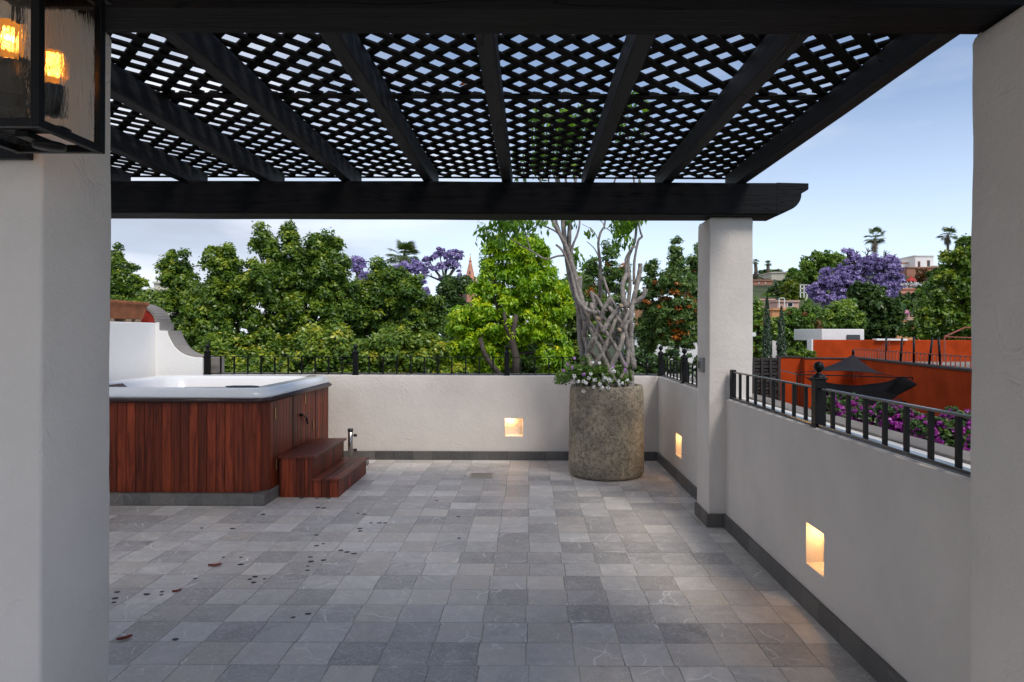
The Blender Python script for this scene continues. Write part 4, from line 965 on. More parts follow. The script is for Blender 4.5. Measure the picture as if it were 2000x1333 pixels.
for k in range(26):
    a = rd.uniform(2.2, 4.6); p0 = Vector((PX_ - .2, PY_ - .1, PH - .03)); p1 = p0 + Vector((math.cos(a) * rd.uniform(.1, .42), math.sin(a) * .22, rd.uniform(.05, .26))); mb.tube([p0, p0.lerp(p1, .5) + Vector((0, 0, .04)), p1], [.003, .0025, .0015], 4)
mb.build('stems', MT['bark_dark'], fl)
for (mname, spots_, nm) in (('petal_white', [(1122, 735, 7), (1140, 745, 6), (1150, 738, 6), (1162, 742, 7), (1172, 750, 6), (1182, 740, 9), (1192, 742, 9), (1196, 722, 7), (1200, 725, 5), (1171, 709, 5), (1158, 708, 4), (1145, 748, 5), (1176, 757, 6), (1188, 757, 6), (1140, 764, 6), (1160, 756, 5), (1208, 744, 5), (1210, 750, 4), (1130, 745, 5), (1154, 730, 5), (1178, 732, 5), (1226, 742, 4), (1216, 748, 4)], 'white_flower'),
                            ('petal_mauve', [(1108, 712, 7), (1118, 718, 5), (1140, 731, 6), (1122, 700, 4), (1101, 724, 4), (1198, 716, 4), (1221, 722, 5), (1222, 712, 3)], 'mauve_flower')):
    for (px, py, r_) in spots_:
        c = at(px, py, 7.58 + rd.uniform(-.04, .04)); k = 34; d = sph(k); rr = r_ / F * 7.7 * .75
        P = np.array(c) + d * rr * .8; leaf_mesh(nm, MT[mname], P, d + np.array([0, -.5, .4]), .017, .85, fl, None)

# ------------------------------------------------------------------ lantern on the near left pillar
LX1, LY1, LY0 = -1.236, 1.95, 1.685; LX0 = LX1 - .257; LZ0 = CH + (652 - 250) / F * LY0; LH = .44; LZ1 = LZ0 + LH
t = thing('wall_lantern', 'black box lantern with seeded glass and two glowing amber bulbs by the left pillar', 'lantern', (-1.6, 2.0, LZ0 + .1))
mb = MB(); w_ = .022
for x in (LX0, LX1 - w_):
    for y in (LY0, LY1 - w_): mb.box(x, x + w_, y, y + w_, LZ0, LZ1)
for z in (LZ0, LZ1 - w_):
    for y in (LY0 + .001, LY1 - w_ - .001 + .002): mb.box(LX0 + w_, LX1 - w_, y, y + w_ - .002, z + .0005, z + w_)
    for x in (LX0 + .001, LX1 - w_ + .001): mb.box(x, x + w_ - .002, LY0 + w_, LY1 - w_, z + .0005, z + w_)
mb.box(LX0 - .012, LX1 + .012, LY0 - .012, LY1 + .012, LZ1 + .0005, LZ1 + .02).box(LX0 + .04, LX1 - .04, LY0 + .04, LY1 - .04, LZ1 + .0205, LZ1 + .05)
mb.build('frame', MT['iron'], t, bevel=.002)
g = .004; a = w_ * .45
def pane(x0, x1, y0, y1, z0=LZ0 + w_ - .004, z1=LZ1 - w_ + .004): return MB().box(x0, x1, y0, y1, z0, z1).build('glass_pane', MT['glass'], t)
pane(LX0 + w_ - .004, LX1 - w_ + .004, LY0 + a, LY0 + a + g); pane(LX1 - a - g, LX1 - a, LY0 + w_ - .004, LY1 - w_ + .004); pane(LX0 + a, LX0 + a + g, LY0 + w_ - .004, LY1 - w_ + .004)
yb = (LY0 + LY1) / 2 + .01
MB().box(LX0 + .03, LX1 - .03, yb - .02, yb + .02, LZ0 + .028, LZ0 + .04).box(LX0 + .10, LX0 + .135, yb - .018, LY1 - .02, LZ0 + .01, LZ0 + .027).box(LX0 - .10, LX0 + .02, LY1 - .02, LY1 - .004, LZ0 + .05, LZ0 + .09).build('bracket', MT['iron'], t, bevel=.002)
MB().box(-1.64, -1.50, 2.002, 2.026, LZ0 + .0, LZ0 + .30).box(-1.60, LX0 + .012, 1.965, 2.003, LZ0 + .13, LZ0 + .16).box(LX0 - .02, LX0 + .012, LY1 - .03, 1.97, LZ0 + .13, LZ0 + .16).build('wall_plate', MT['iron'], t, bevel=.003)
MB().lathe([(.001, LZ0 - .020), (.038, LZ0 - .018), (.04, LZ0 - .004), (.001, LZ0 - .003)], LX1 - .075, yb, 20).build('socket_cap', MT['iron'], t)
def bulb(x, y, z, q_=1.0):
    MB().lathe([(.001, z - .085), (.030, z - .084), (.030, z - .005), (.026, z), (.001, z + .001)], x, y, 20).build('socket', MT['dark_plastic'], t)
    pr = [(.014, z), (.018, z + .008), (.030, z + .026), (.033, z + .045), (.033, z + .078), (.027, z + .098), (.014, z + .108), (.001, z + .110)]
    pr = [(r_ * q_, z + (h_ - z) * q_) for r_, h_ in pr]
    b = MB().lathe(pr, x, y, 24).build('bulb', MT['bulb'], t)
    m2 = MB()
    for k in range(8):
        q = 2 * math.pi * k / 8; m2.tube([(x + .011 * math.cos(q), y + .011 * math.sin(q), z + .028), (x + .013 * math.cos(q + .25), y + .013 * math.sin(q + .25), z + .055), (x + .010 * math.cos(q + .4), y + .010 * math.sin(q + .4), z + .088)], .0011, 5)
    m2.build('filament', MT['filament'], b)
bulb(at(14, 120, yb).x + .002, yb, at(14, 122, yb).z); 
by2 = LY1 - .075; bulb(at(100, 168, by2).x, by2, at(104, 170, by2).z, .9)
l = bpy.data.lights.new('lantern_glow', 'POINT'); l.energy = .45; l.color = (1, .5, .16); l.shadow_soft_size = .009
lo = bpy.data.objects.new('lantern_glow', l); COL.objects.link(lo); lo.location = (at(14, 120, yb).x + .002, yb, at(14, 122, yb).z + .06)
# ================================================================== SURROUNDINGS
# ground and hill
xs = np.concatenate([np.linspace(-600, -60, 10), np.linspace(-50, 160, 71), np.linspace(180, 600, 8)]); ysq = np.concatenate([np.linspace(-60, 20, 6), np.linspace(24, 200, 60), np.linspace(230, 900, 8)])
vs = []; fs = []
for y in ysq:
    for x in xs: vs.append((x, y, ground_z(x, y) + (.35 * nz((x, y, 0), .15) if y > 30 else 0)))
nx = len(xs)
for j in range(len(ysq) - 1):
    for i in range(nx - 1): a = j * nx + i; fs.append((a, a + 1, a + nx + 1, a + nx))
o = MB().add(vs, fs, .5, True).build('ground', MT['hill']); tag(o, kind='structure')

G1 = 'dense ficus trees behind the rear wall'
FI = MT['ficus']; BD = MT['bark_dark']
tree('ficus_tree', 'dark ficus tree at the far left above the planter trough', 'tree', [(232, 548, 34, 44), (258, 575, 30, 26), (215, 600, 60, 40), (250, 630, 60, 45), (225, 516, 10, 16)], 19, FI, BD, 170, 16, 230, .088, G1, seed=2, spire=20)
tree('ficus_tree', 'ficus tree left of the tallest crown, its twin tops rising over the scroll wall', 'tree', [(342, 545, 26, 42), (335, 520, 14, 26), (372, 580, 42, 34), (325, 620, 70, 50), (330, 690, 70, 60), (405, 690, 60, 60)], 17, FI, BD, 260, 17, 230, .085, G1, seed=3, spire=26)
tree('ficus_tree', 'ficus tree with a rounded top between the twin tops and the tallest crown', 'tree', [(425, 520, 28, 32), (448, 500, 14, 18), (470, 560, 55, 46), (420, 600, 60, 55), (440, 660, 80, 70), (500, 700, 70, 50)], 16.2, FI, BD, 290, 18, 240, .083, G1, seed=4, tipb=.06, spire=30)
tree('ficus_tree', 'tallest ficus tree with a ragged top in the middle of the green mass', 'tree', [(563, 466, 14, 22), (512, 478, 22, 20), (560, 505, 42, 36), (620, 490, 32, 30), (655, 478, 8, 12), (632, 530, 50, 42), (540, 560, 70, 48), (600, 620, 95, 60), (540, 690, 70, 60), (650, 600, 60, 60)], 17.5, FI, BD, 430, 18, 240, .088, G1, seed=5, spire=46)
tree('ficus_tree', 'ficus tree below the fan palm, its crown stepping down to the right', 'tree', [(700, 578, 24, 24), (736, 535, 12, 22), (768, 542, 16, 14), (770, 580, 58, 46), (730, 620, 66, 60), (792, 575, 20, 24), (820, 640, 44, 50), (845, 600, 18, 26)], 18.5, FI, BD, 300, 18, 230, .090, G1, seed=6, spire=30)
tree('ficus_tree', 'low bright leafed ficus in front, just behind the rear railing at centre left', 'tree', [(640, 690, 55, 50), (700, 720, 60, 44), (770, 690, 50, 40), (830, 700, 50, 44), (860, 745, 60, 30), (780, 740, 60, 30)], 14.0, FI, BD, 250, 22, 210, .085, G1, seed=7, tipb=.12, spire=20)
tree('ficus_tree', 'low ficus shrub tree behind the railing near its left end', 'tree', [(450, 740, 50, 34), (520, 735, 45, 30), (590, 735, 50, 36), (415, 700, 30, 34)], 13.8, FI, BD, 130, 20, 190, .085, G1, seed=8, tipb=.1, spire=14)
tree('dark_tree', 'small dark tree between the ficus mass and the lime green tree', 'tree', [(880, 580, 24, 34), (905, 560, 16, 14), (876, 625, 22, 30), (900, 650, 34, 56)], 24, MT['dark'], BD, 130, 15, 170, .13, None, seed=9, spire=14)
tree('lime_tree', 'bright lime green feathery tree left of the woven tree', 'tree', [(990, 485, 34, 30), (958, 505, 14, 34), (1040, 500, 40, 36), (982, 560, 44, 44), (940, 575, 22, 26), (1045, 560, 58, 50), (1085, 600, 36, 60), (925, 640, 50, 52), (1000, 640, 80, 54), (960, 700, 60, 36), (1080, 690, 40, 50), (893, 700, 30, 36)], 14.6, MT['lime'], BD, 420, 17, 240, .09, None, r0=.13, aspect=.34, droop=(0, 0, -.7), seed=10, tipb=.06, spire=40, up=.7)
lt = [x for x in COL.objects if x.name.startswith('lime_tree')][0]
mb = MB()
for pl, r_ in (([(1006, 745), (1008, 700), (1000, 665), (1004, 640), (1008, 615)], .09), ([(985, 745), (962, 715), (945, 690), (938, 660)], .07), ([(1000, 665), (988, 640), (985, 610)], .05)):
    mb.tube([at(x, y, 14.0) for x, y in pl], [r_ * (1 - .5 * i / len(pl)) for i in range(len(pl))], 7, wob=.08)
mb.build('limb', BD, lt)
tree('dark_tree', 'dark leafy tree filling the gap between the lime green tree and the woven tree', 'tree', [(1105, 590, 34, 44), (1130, 640, 36, 50), (1100, 690, 50, 50), (1140, 560, 14, 24)], 20.5, MT['ficus'], BD, 130, 18, 170, .10, None, seed=71, spire=14)
tree('dark_tree', 'low dark undergrowth tree behind the stems of the lime green tree', 'tree', [(960, 700, 60, 44), (1040, 700, 60, 44), (900, 720, 50, 34)], 18.5, MT['dark'], BD, 150, 18, 170, .10, None, seed=72, spire=10)
def silky(label, blobs, D, n, seed, fsel):
    return tree('silky_oak', label, 'tree', blobs, D, MT['oak'], BD, n, 13, 130, .10, 'silky oaks with orange blossom', r0=.09, aspect=.3, seed=seed, spire=24, up=.4,
                extra=[(MT['oakflower'], 'blossom', max(16, n // 4), 8, 60, .06, fsel)], inner=.25)
silky('silky oak with orange blossom seen through the woven tree', [(1190, 500, 16, 24), (1155, 530, 18, 30), (1205, 545, 28, 36), (1180, 590, 44, 44), (1190, 640, 50, 40)], 17.5, 120, 11, [2, 3, 4])
silky('silky oak right of the woven tree, the lower of the two pointed tops', [(1272, 520, 10, 22), (1280, 555, 24, 26), (1270, 600, 34, 34), (1290, 640, 36, 34), (1262, 650, 20, 50)], 17.0, 110, 12, [1, 2, 3])
silky('tallest silky oak, its orange blossomed spire rising left of the pillar', [(1318, 486, 12, 20), (1322, 520, 20, 24), (1318, 560, 32, 30), (1325, 610, 44, 40), (1320, 660, 36, 24), (1345, 640, 36, 40)], 16.5, 170, 13, [2, 3, 4])
silky('silky oak partly hidden behind the pillar', [(1352, 512, 14, 20), (1375, 500, 20, 30), (1360, 560, 26, 40), (1380, 620, 40, 60)], 18, 110, 14, [2, 3])
tree('leafy_shrub', 'dark shrub behind the rear right railing corner', 'shrub', [(1265, 715, 34, 26), (1310, 708, 34, 26), (1345, 725, 34, 30), (1230, 710, 34, 34), (1285, 740, 60, 20)], 13.5, MT['dark'], BD, 90, 13, 110, .07, None, r0=.05, seed=15)
# slender stems below the silky oaks
mb = MB(); rd = random.Random(8)
# jacarandas behind the ficus
def jac(label, D, base, parts, seed, n=60, crp=9, per=60, leaf=.11, bare=True, group='jacaranda trees in purple blossom', r=.16):
    x, y, z = at(base[0], base[1], D); t = thing('jacaranda_tree', label, 'tree', (x, y, ground_z(x, y)), group)
    mb = MB(); rd = random.Random(seed); tips = []; fork = Vector((x, y, z)); mb.tube([(x, y, ground_z(x, y)), fork], [r * 1.4, r], 8, wob=.05)
    C = []
    for (px, py, rx, ry) in parts:
        tgt = at(px, py, D); d = tgt - fork; mid = fork + d * .5 + Vector((rd.uniform(-.3, .3), 0, -.05)) * d.length * .3
        q = [(1 - u) ** 2 * fork + 2 * u * (1 - u) * mid + u * u * tgt for u in (0, .25, .5, .75, 1)]; mb.tube(q, [r * .6, r * .5, r * .4, r * .3, r * .2], 6, wob=.08)
        s = D / F
        for _ in range(3):
            grow(mb, q[rd.choice((2, 3, 4))], d.normalized() + Vector((rd.uniform(-.8, .8), rd.uniform(-.5, .5), rd.uniform(-.1, .6))), max(rx, ry) * s * .42, r * .18, 2, tips, rd, .8, .2, r * .05, 4)
        k = max(3, int(n * rx * ry / sum(p[2] * p[3] for p in parts))); dd = sph(k) * (rng.random(k) ** .4)[:, None]
        C.append(np.array(tgt) + dd * np.array([rx * s, max(rx, ry) * s * .7, ry * s]))
    mb.build('trunk', BD, t); C = np.concatenate(C)
    P, Nn, tt = leaves_on(C, crp * D / F, per, .3, 0, .7); leaf_mesh('blossom', MT['jaca'], P, Nn, leaf * (.6 + .8 * rng.random(len(P))), .7, t, tt)
    return t
jac('open jacaranda with bare forked branches left of the church spire', 30, (868, 552), [(838, 510, 12, 14), (858, 498, 12, 12), (880, 500, 14, 12), (872, 518, 18, 10), (848, 525, 12, 8), (892, 522, 10, 10), (898, 500, 6, 8), (862, 545, 5, 3), (826, 535, 10, 12)], 31, 90, 6, 60, .10, r=.10)
jac('jacaranda blossom showing over the ficus below the fan palm', 28, (800, 580), [(790, 525, 14, 9), (812, 524, 12, 14), (822, 548, 6, 8), (775, 528, 8, 8)], 32, 70, 8, 80, .10)
jac('jacaranda patch peeping between the tallest ficus and its right neighbour', 27, (705, 575), [(700, 522, 12, 12), (708, 545, 8, 10), (695, 515, 8, 8)], 33, 50, 8, 80, .10)
jac('jacaranda low between the ficus mass and the dark small tree', 22, (828, 612), [(828, 585, 12, 11), (822, 600, 14, 6), (840, 602, 8, 8), (830, 570, 7, 6)], 34, 60, 7, 80, .09)
jac('jacaranda blossom at the foot of the church spire', 32, (905, 570), [(903, 545, 9, 9), (912, 552, 8, 6), (896, 552, 6, 10)], 35, 24, 5, 60, .10)

# fan palms
def fan_palm(label, px, py, D, crown_px, skirt=0, group='fan palms', seed=1, tr=.22, full=False):
    c = at(px, py, D); z0 = ground_z(c.x, c.y); t = thing('fan_palm', label, 'palm', (c.x, c.y, z0), group); rd = random.Random(seed)
    h = c.z; mb = MB(); mb.tube([(c.x, c.y, z0), (c.x + .1, c.y, z0 + (h - z0) * .5), (c.x, c.y, h)], [tr * 1.2, tr * .9, tr * .8], 9, wob=.03); mb.build('trunk', MT['bark_palm'], t)
    s = crown_px * D / F; mb = MB(); dead = MB()
    def fan(m_, o_, az, el, L, fr, droop, nb=15):
        d = Vector((math.cos(az) * math.cos(el), math.sin(az) * math.cos(el), math.sin(el))); p1 = o_ + d * L; m_.bar(o_, p1, .02 * s, .012 * s)
        side = d.cross(Vector((0, 0, 1))).normalized(); upv = side.cross(d).normalized()
        for k in range(nb):
            a = R(-95 + 190 * k / (nb - 1)); v = (d * math.cos(a) + side * math.sin(a)).normalized(); e = p1 + v * fr * (.85 + .15 * math.cos(a)) + Vector((0, 0, -droop * fr)) - upv * .03; wv = v.cross(upv).normalized() * fr * .06
            m = p1 + v * fr * .55 + upv * fr * .04; m_.add([p1, m + wv, e, m - wv], [(0, 1, 2, 3)], rd.random())
    nf = 44 if full else 26
    for k in range(nf):
        el = math.asin(rd.uniform(-.5, .97)); fan(mb, Vector((c.x, c.y, h)), rd.uniform(0, 2 * math.pi), el, s * rd.uniform(.42, .62), s * rd.uniform(.40, .50), .10 if el > 0 else .25)
    mb.build('crown', MT['palm'], t)
    if skirt:
        for k in range(18): fan(dead, Vector((c.x, c.y, h - skirt * s * rd.uniform(.1, 1))), rd.uniform(0, 2 * math.pi), R(rd.uniform(-80, -60)), s * .25, s * .35, .5, 7)
        dead.build('dead_fronds', MT['palmdead'], t)
    return t
fan_palm('large fan palm crown rising above the ficus trees', 788, 502, 30, 40, seed=1, full=True)
fan_palm('fan palm on the hill standing above the purple jacaranda', 1708, 464, 78, 26, .8, seed=2, tr=.2)
fan_palm('fan palm on the skyline at the right above the big green tree', 1850, 457, 82, 23, .3, seed=3, tr=.18)
fan_palm('small shaggy fan palm on the skyline near the beige house', 1499, 514, 105, 9, 1.8, seed=4, tr=.3)
fan_palm('small fan palm on the skyline half behind the far pillar', 1475, 511, 100, 9, .6, seed=5, tr=.3)

# church spire
D = 150; c = at(918, 545, D); s = D / F
t = thing('church_spire', 'pink stone gothic church spire beyond the trees', 'church', (c.x, c.y, GZ))
def tier(mb, cx, cy, r0, r1, z0, z1, n=8): mb.lathe([(r0, z0), (r1, z1)], cx, cy, n, smooth=False)
def Zp(py): return at(0, py, D).z
mb = MB(); tier(mb, c.x, c.y, 30 * s, 26 * s, GZ, Zp(565)); tier(mb, c.x, c.y, 17 * s, 13 * s, Zp(565), Zp(549)); mb.build('tower', MT['pinkstone'], t)
mb = MB(); tier(mb, c.x, c.y, 10.5 * s, 2.0 * s, Zp(549), Zp(511)); tier(mb, c.x, c.y, 3.4 * s, 3.4 * s, Zp(511.4), Zp(510.2)); tier(mb, c.x, c.y, 1.9 * s, .3 * s, Zp(510.2), Zp(500)); mb.build('spire', MT['pinkstone'], t)
mb = MB()
for k in range(8):
    a = 2 * math.pi * k / 8 + .4
    for rr, zb, zt, w_ in ((12, 556, 540, 1.6), (21, 572, 550, 2.4)): tier(mb, c.x + rr * s * math.cos(a), c.y + rr * s * math.sin(a), w_ * s, .1 * s, Zp(zb), Zp(zt), 6)
mb.build('pinnacle', MT['pinkstone'], t)
MB().box(c.x - .3 * s, c.x + .3 * s, c.y - .3 * s, c.y + .3 * s, Zp(500), Zp(496)).box(c.x - 1.2 * s, c.x + 1.2 * s, c.y - .25 * s, c.y + .25 * s, Zp(498.4), Zp(497.8)).build('cross', MT['iron'], t)
MB().box(c.x - 1.1 * s, c.x + 1.1 * s, c.y - 8.3 * s, c.y - 6 * s, Zp(537), Zp(531)).build('window', MT['glass_dark'], t)

# houses: boxes with parapets, reveals and windows
def house(name, label, x0, x1, y0, y1, D, dep, m, wins=(), skew=0, par=.0, cat='house', roof=None):
    a = at(x0, y0, D); b = at(x1, y1, D); z0 = min(b.z, ground_z((a.x + b.x) / 2, D) - 1) if y1 > 0 else b.z
    t = thing(name, label, cat, ((a.x + b.x) / 2, D, z0)); mb = MB(); sk = skew * (b.x - a.x)
    poly = [(a.x, D + sk), (b.x, D), (b.x, D + dep), (a.x, D + dep + sk)]
    mb.prism(poly, z0, a.z, 'z'); mb.build('wall', m, t)
    pw = MB()
    for p, q in zip(poly, poly[1:] + poly[:1]): pw.bar((p[0], p[1], a.z + .06), (q[0], q[1], a.z + .06), .26, .16)
    pw.build('parapet', roof or m, t)
    for (u0, u1, v0, v1, mm) in wins:
        wa = at(u0, v0, D); wb = at(u1, v1, D); f0 = (wa.x - a.x) / (b.x - a.x); f1 = (wb.x - a.x) / (b.x - a.x); ya = D + sk * (1 - f0); yb = D + sk * (1 - f1)
        fr = MB().add([(wa.x, ya - .03, wb.z), (wb.x, yb - .03, wb.z), (wb.x, yb - .03, wa.z), (wa.x, ya - .03, wa.z), (wa.x, ya + .05, wb.z), (wb.x, yb + .05, wb.z), (wb.x, yb + .05, wa.z), (wa.x, ya + .05, wa.z)], [(0, 1, 2, 3), (4, 5, 6, 7), (0, 1, 5, 4), (1, 2, 6, 5), (2, 3, 7, 6), (3, 0, 4, 7)]).build('window', MT[mm], t)
        g_ = (wb.x - wa.x) * .14; h_ = (wa.z - wb.z) * .12
        MB().add([(wa.x + g_, ya - .045, wb.z + h_), (wb.x - g_, yb - .045, wb.z + h_), (wb.x - g_, yb - .045, wa.z - h_), (wa.x + g_, ya - .045, wa.z - h_)], [(0, 1, 2, 3)]).build('pane', MT['glass_dark'], fr)
    return t
house('white_tower_house', 'white square tower house on the hilltop with two arched windows', 1787, 1823, 498, 545, 108, 5, MT['white_paint'], [(1792, 1797, 508, 521, 'brick'), (1810, 1816, 506, 520, 'brick')], cat='house')
house('white_house', 'long low white house on the hilltop left of the tower', 1760, 1787, 512, 545, 110, 6, MT['white_paint'], roof=MT['roof_tile'])
house('brick_house', 'brick house wall below the white tower on the hilltop', 1771, 1832, 521, 560, 104, 5, MT['brick'], [(1822, 1830, 524, 530, 'white_paint')])
house('white_house', 'small white house at the skyline right of the tower behind the big tree', 1824, 1850, 518, 545, 106, 5, MT['cream'])
# red dome with lantern
D = 92; c = at(1779, 548, D); s = D / F; t = thing('domed_kiosk', 'small red domed cupola on white columns on the hill', 'cupola', (c.x, c.y, c.z))
MB().lathe([(10 * s, c.z), (9.6 * s, c.z + 2 * s), (7.5 * s, c.z + 5 * s), (4 * s, c.z + 7.6 * s), (1.4 * s, c.z + 8.6 * s), (1.2 * s, c.z + 11 * s), (.1 * s, c.z + 12 * s)], c.x, c.y, 8, smooth=False).build('dome', MT['dome_red'], t)
mb = MB()
for k in range(8): a = 2 * math.pi * k / 8 + .3; mb.tube([(c.x + 8.6 * s * math.cos(a), c.y + 8.6 * s * math.sin(a), c.z - 8 * s), (c.x + 8.6 * s * math.cos(a), c.y + 8.6 * s * math.sin(a), c.z)], .7 * s, 6)
mb.box(c.x - 12 * s, c.x + 12 * s, c.y - 10 * s, c.y + 10 * s, c.z - 20 * s, c.z - 8 * s); mb.build('column', MT['white_paint'], t)
house('ochre_house', 'red ochre house with a shaded porch below the cupola', 1752, 1800, 563, 600, 84, 5, MT['pinkstone'], [(1766, 1776, 570, 582, 'peach')])
house('brick_house', 'small brick house half hidden beside the big right tree', 1790, 1815, 572, 600, 80, 4, MT['brick'])
house('pink_house', 'pink house with a magenta awning below the porch house', 1755, 1790, 606, 640, 60, 4, MT['pink'], [(1758, 1764, 612, 618, 'white_paint')])
c = at(1770, 606, 59.6); tt_ = MB().box(c.x - .55, c.x + .5, 58.9, 59.9, c.z - .22, c.z - .02).build('awning', MT['magenta_cloth'], None, bevel=.03); tag(tt_, 'magenta cloth awning on the front of the pink house', 'awning')
house('orange_house', 'orange house with a tiled eave behind the red roof terrace wall', 1752, 1798, 628, 668, 46, 4, MT['peach'], [(1766, 1778, 633, 642, 'brick')], roof=MT['roof_tile'])
house('brick_house', 'brick house on the left of the hill beside the far pillar', 1463, 1508, 547, 585, 92, 6, MT['brick'], [(1481, 1482.3, 550, 572, 'white_paint'), (1494, 1495.3, 550, 572, 'white_paint')])
house('beige_house', 'plain beige cube house on the left skyline', 1510, 1538, 531, 560, 98, 5, MT['cream'], [(1513.5, 1517, 543, 546.5, 'white_paint')], skew=.35)
house('pink_house', 'pale pink house with scalloped parapet below the brick house', 1478, 1512, 585, 635, 72, 4, MT['pink'], [(1503, 1508, 592, 602, 'white_paint')])
house('pink_house', 'pink house with a grey window between the cypress tops', 1518, 1560, 588, 632, 66, 4, MT['pink'], [(1537, 1549, 589, 598, 'white_paint')])
D = 65; t = thing('rooftop_pergola', 'open white rooftop frame on the pink house', 'frame', tuple(at(1526, 600, D))); mb = MB(); s = D / F
mb.bar(at(1521.5, 600, D), at(1521.5, 580, D), 1.6 * s, 1.6 * s); mb.bar(at(1532, 600, D), at(1532, 580, D), 1.6 * s, 1.6 * s); mb.bar(at(1520.7, 580.8, D), at(1532.8, 580.8, D), 1.6 * s, 1.6 * s); mb.build('frame', MT['white_paint'], t)
D = 76; t = thing('rooftop_pergola', 'white three-legged tower frame beside the jacaranda', 'frame', tuple(at(1566, 575, D))); mb = MB(); s = D / F
for px in (1563, 1570, 1576): mb.bar(at(px, 580, D), at(px, 554, D), 1.6 * s, 1.6 * s)
for py in (555, 562, 570): mb.bar(at(1562, py, D), at(1577, py, D), 1.6 * s, 1.4 * s)
mb.build('frame', MT['white_paint'], t)
house('orange_house', 'orange wall of a house between the two cypresses', 1508, 1545, 604, 650, 52, 3, MT['peach'])
house('peach_house', 'peach walls of a house behind the silky oaks', 1262, 1420, 592, 655, 44, 5, MT['peach'], [(1300, 1312, 605, 625, 'white_paint')])
house('white_house', 'white house wall seen through stems behind the silky oaks', 1240, 1470, 655, 760, 27, 3, MT['white_paint'], [(1290, 1305, 690, 720, 'glass_dark')])
house('white_house', 'white house wall behind the two cypresses', 1470, 1585, 655, 720, 32, 3, MT['white_paint'], [(1500, 1508, 668, 690, 'glass_dark'), (1560, 1570, 668, 680, 'glass_dark')])
house('white_house', 'pale roof peeping over the ficus trees on the left', 300, 330, 556, 590, 60, 5, MT['cream'])

def tank(label, px, py, D):
    p = at(px, py, D); s = D / F; t = thing('water_tank', label, 'water tank', tuple(p), 'rooftop water tanks on the hill')
    MB().lathe([(2.2 * s, p.z), (2.2 * s, p.z + 3.4 * s), (1.5 * s, p.z + 4.2 * s), (.6 * s, p.z + 4.5 * s)], p.x, p.y, 12).build('tank', MT['dark_plastic'], t)
tank('black water tank on the left brick house roof', 1490, 546.5, 92.8)
tank('black water tank on the long white hilltop house', 1770, 511, 111)
# cypresses
def cypress(label, px, top, bot, wpx, D, seed):
    a = at(px, top, D); b = at(px, bot, D); z0 = GZ; t = thing('cypress', label, 'tree', (a.x, D, z0), 'slim cypresses behind the slat fence'); s = D / F
    MB().tube([(a.x, D, z0), (a.x, D, a.z - .3)], [.12, .03], 7).build('trunk', BD, t)
    n = 9000; u = rng.random(n) ** .8; z = a.z - u * (a.z - z0) * 1.0; span = (a.z - b.z); f = np.clip((a.z - z) / span, 0, 1); r = wpx * s * .5 * np.clip(f ** .55 * 1.02, .03, 1) * (1 + .16 * np.sin(z * 9 + seed)); an = rng.random(n) * 2 * math.pi; rr = r * (.6 + .4 * rng.random(n))
    P = np.stack([a.x + rr * np.cos(an), D + rr * np.sin(an), z], 1); Nn = np.stack([np.cos(an), np.sin(an), .3 + 0 * an], 1) + rng.normal(size=(n, 3)) * .4
    leaf_mesh('crown', MT['cypress'], P, Nn, .13, .35, t, None, droop=(0, 0, 2.2))
cypress('slim cypress, the taller of the two behind the slat fence', 1498, 578, 697, 21, 24, 1)
cypress('slim cypress, the shorter one nearer the red wall', 1526, 598, 697, 21, 24.5, 2)

G2 = 'trees on the hillside'
MI, DK, YE = MT['mid'], MT['dark'], MT['yellow']
tree('hillside_tree', 'dark round tree on the left skyline behind the beige house', 'tree', [(1497, 540, 22, 14), (1520, 535, 16, 10), (1482, 548, 10, 12)], 112, DK, BD, 50, 7, 90, .5, G2, seed=41)
tree('hillside_tree', 'yellow tree in front of the beige house', 'tree', [(1545, 562, 18, 14), (1556, 575, 14, 14), (1538, 580, 14, 10)], 80, YE, BD, 70, 7, 100, .36, G2, seed=42)
tree('hillside_tree', 'dark green rounded tree between the brick house and the yellow tree', 'tree', [(1522, 572, 20, 22), (1510, 580, 14, 16), (1535, 555, 16, 10)], 83, DK, BD, 80, 7, 100, .36, G2, seed=43)
tree('hillside_tree', 'olive tree on the skyline right of the beige house', 'tree', [(1550, 542, 16, 12), (1565, 548, 16, 14), (1548, 528, 8, 6), (1575, 540, 14, 16)], 96, MI, BD, 70, 7, 90, .42, G2, seed=44)
tree('hillside_tree', 'tall light green tree on the skyline left of the big jacaranda', 'tree', [(1610, 508, 32, 18), (1580, 520, 18, 14), (1640, 512, 20, 16), (1605, 530, 40, 18), (1590, 545, 30, 16)], 90, MT['mid'], BD, 150, 8, 90, .36, G2, seed=45, tipb=.15, spire=30, inner=.3)
jac('huge purple jacaranda in full bloom on the hillside', 56, (1672, 610), [(1600, 570, 26, 22), (1625, 545, 30, 24), (1655, 530, 26, 22), (1668, 502, 16, 12), (1690, 515, 34, 20), (1725, 520, 34, 20), (1745, 545, 22, 22), (1715, 550, 40, 20), (1660, 560, 44, 22), (1620, 585, 36, 18), (1700, 575, 50, 16), (1740, 570, 20, 14), (1655, 492, 8, 8), (1740, 505, 14, 12)], 51, 620, 6.5, 90, .17, r=.45)
tree('hillside_tree', 'dark green tree in front of the jacaranda above the white roof box', 'tree', [(1700, 600, 46, 34), (1690, 565, 24, 14), (1672, 630, 44, 34), (1720, 640, 40, 34), (1740, 610, 22, 30), (1668, 575, 12, 14)], 40, DK, BD, 260, 10, 130, .22, G2, seed=46, spire=30)
tree('hillside_tree', 'bright feathery green tree above the white roof box', 'tree', [(1642, 612, 34, 22), (1615, 625, 30, 20), (1665, 630, 24, 24), (1600, 640, 40, 20), (1655, 600, 14, 10)], 33, MI, BD, 190, 9, 130, .16, G2, seed=47, tipb=.18, spire=30)
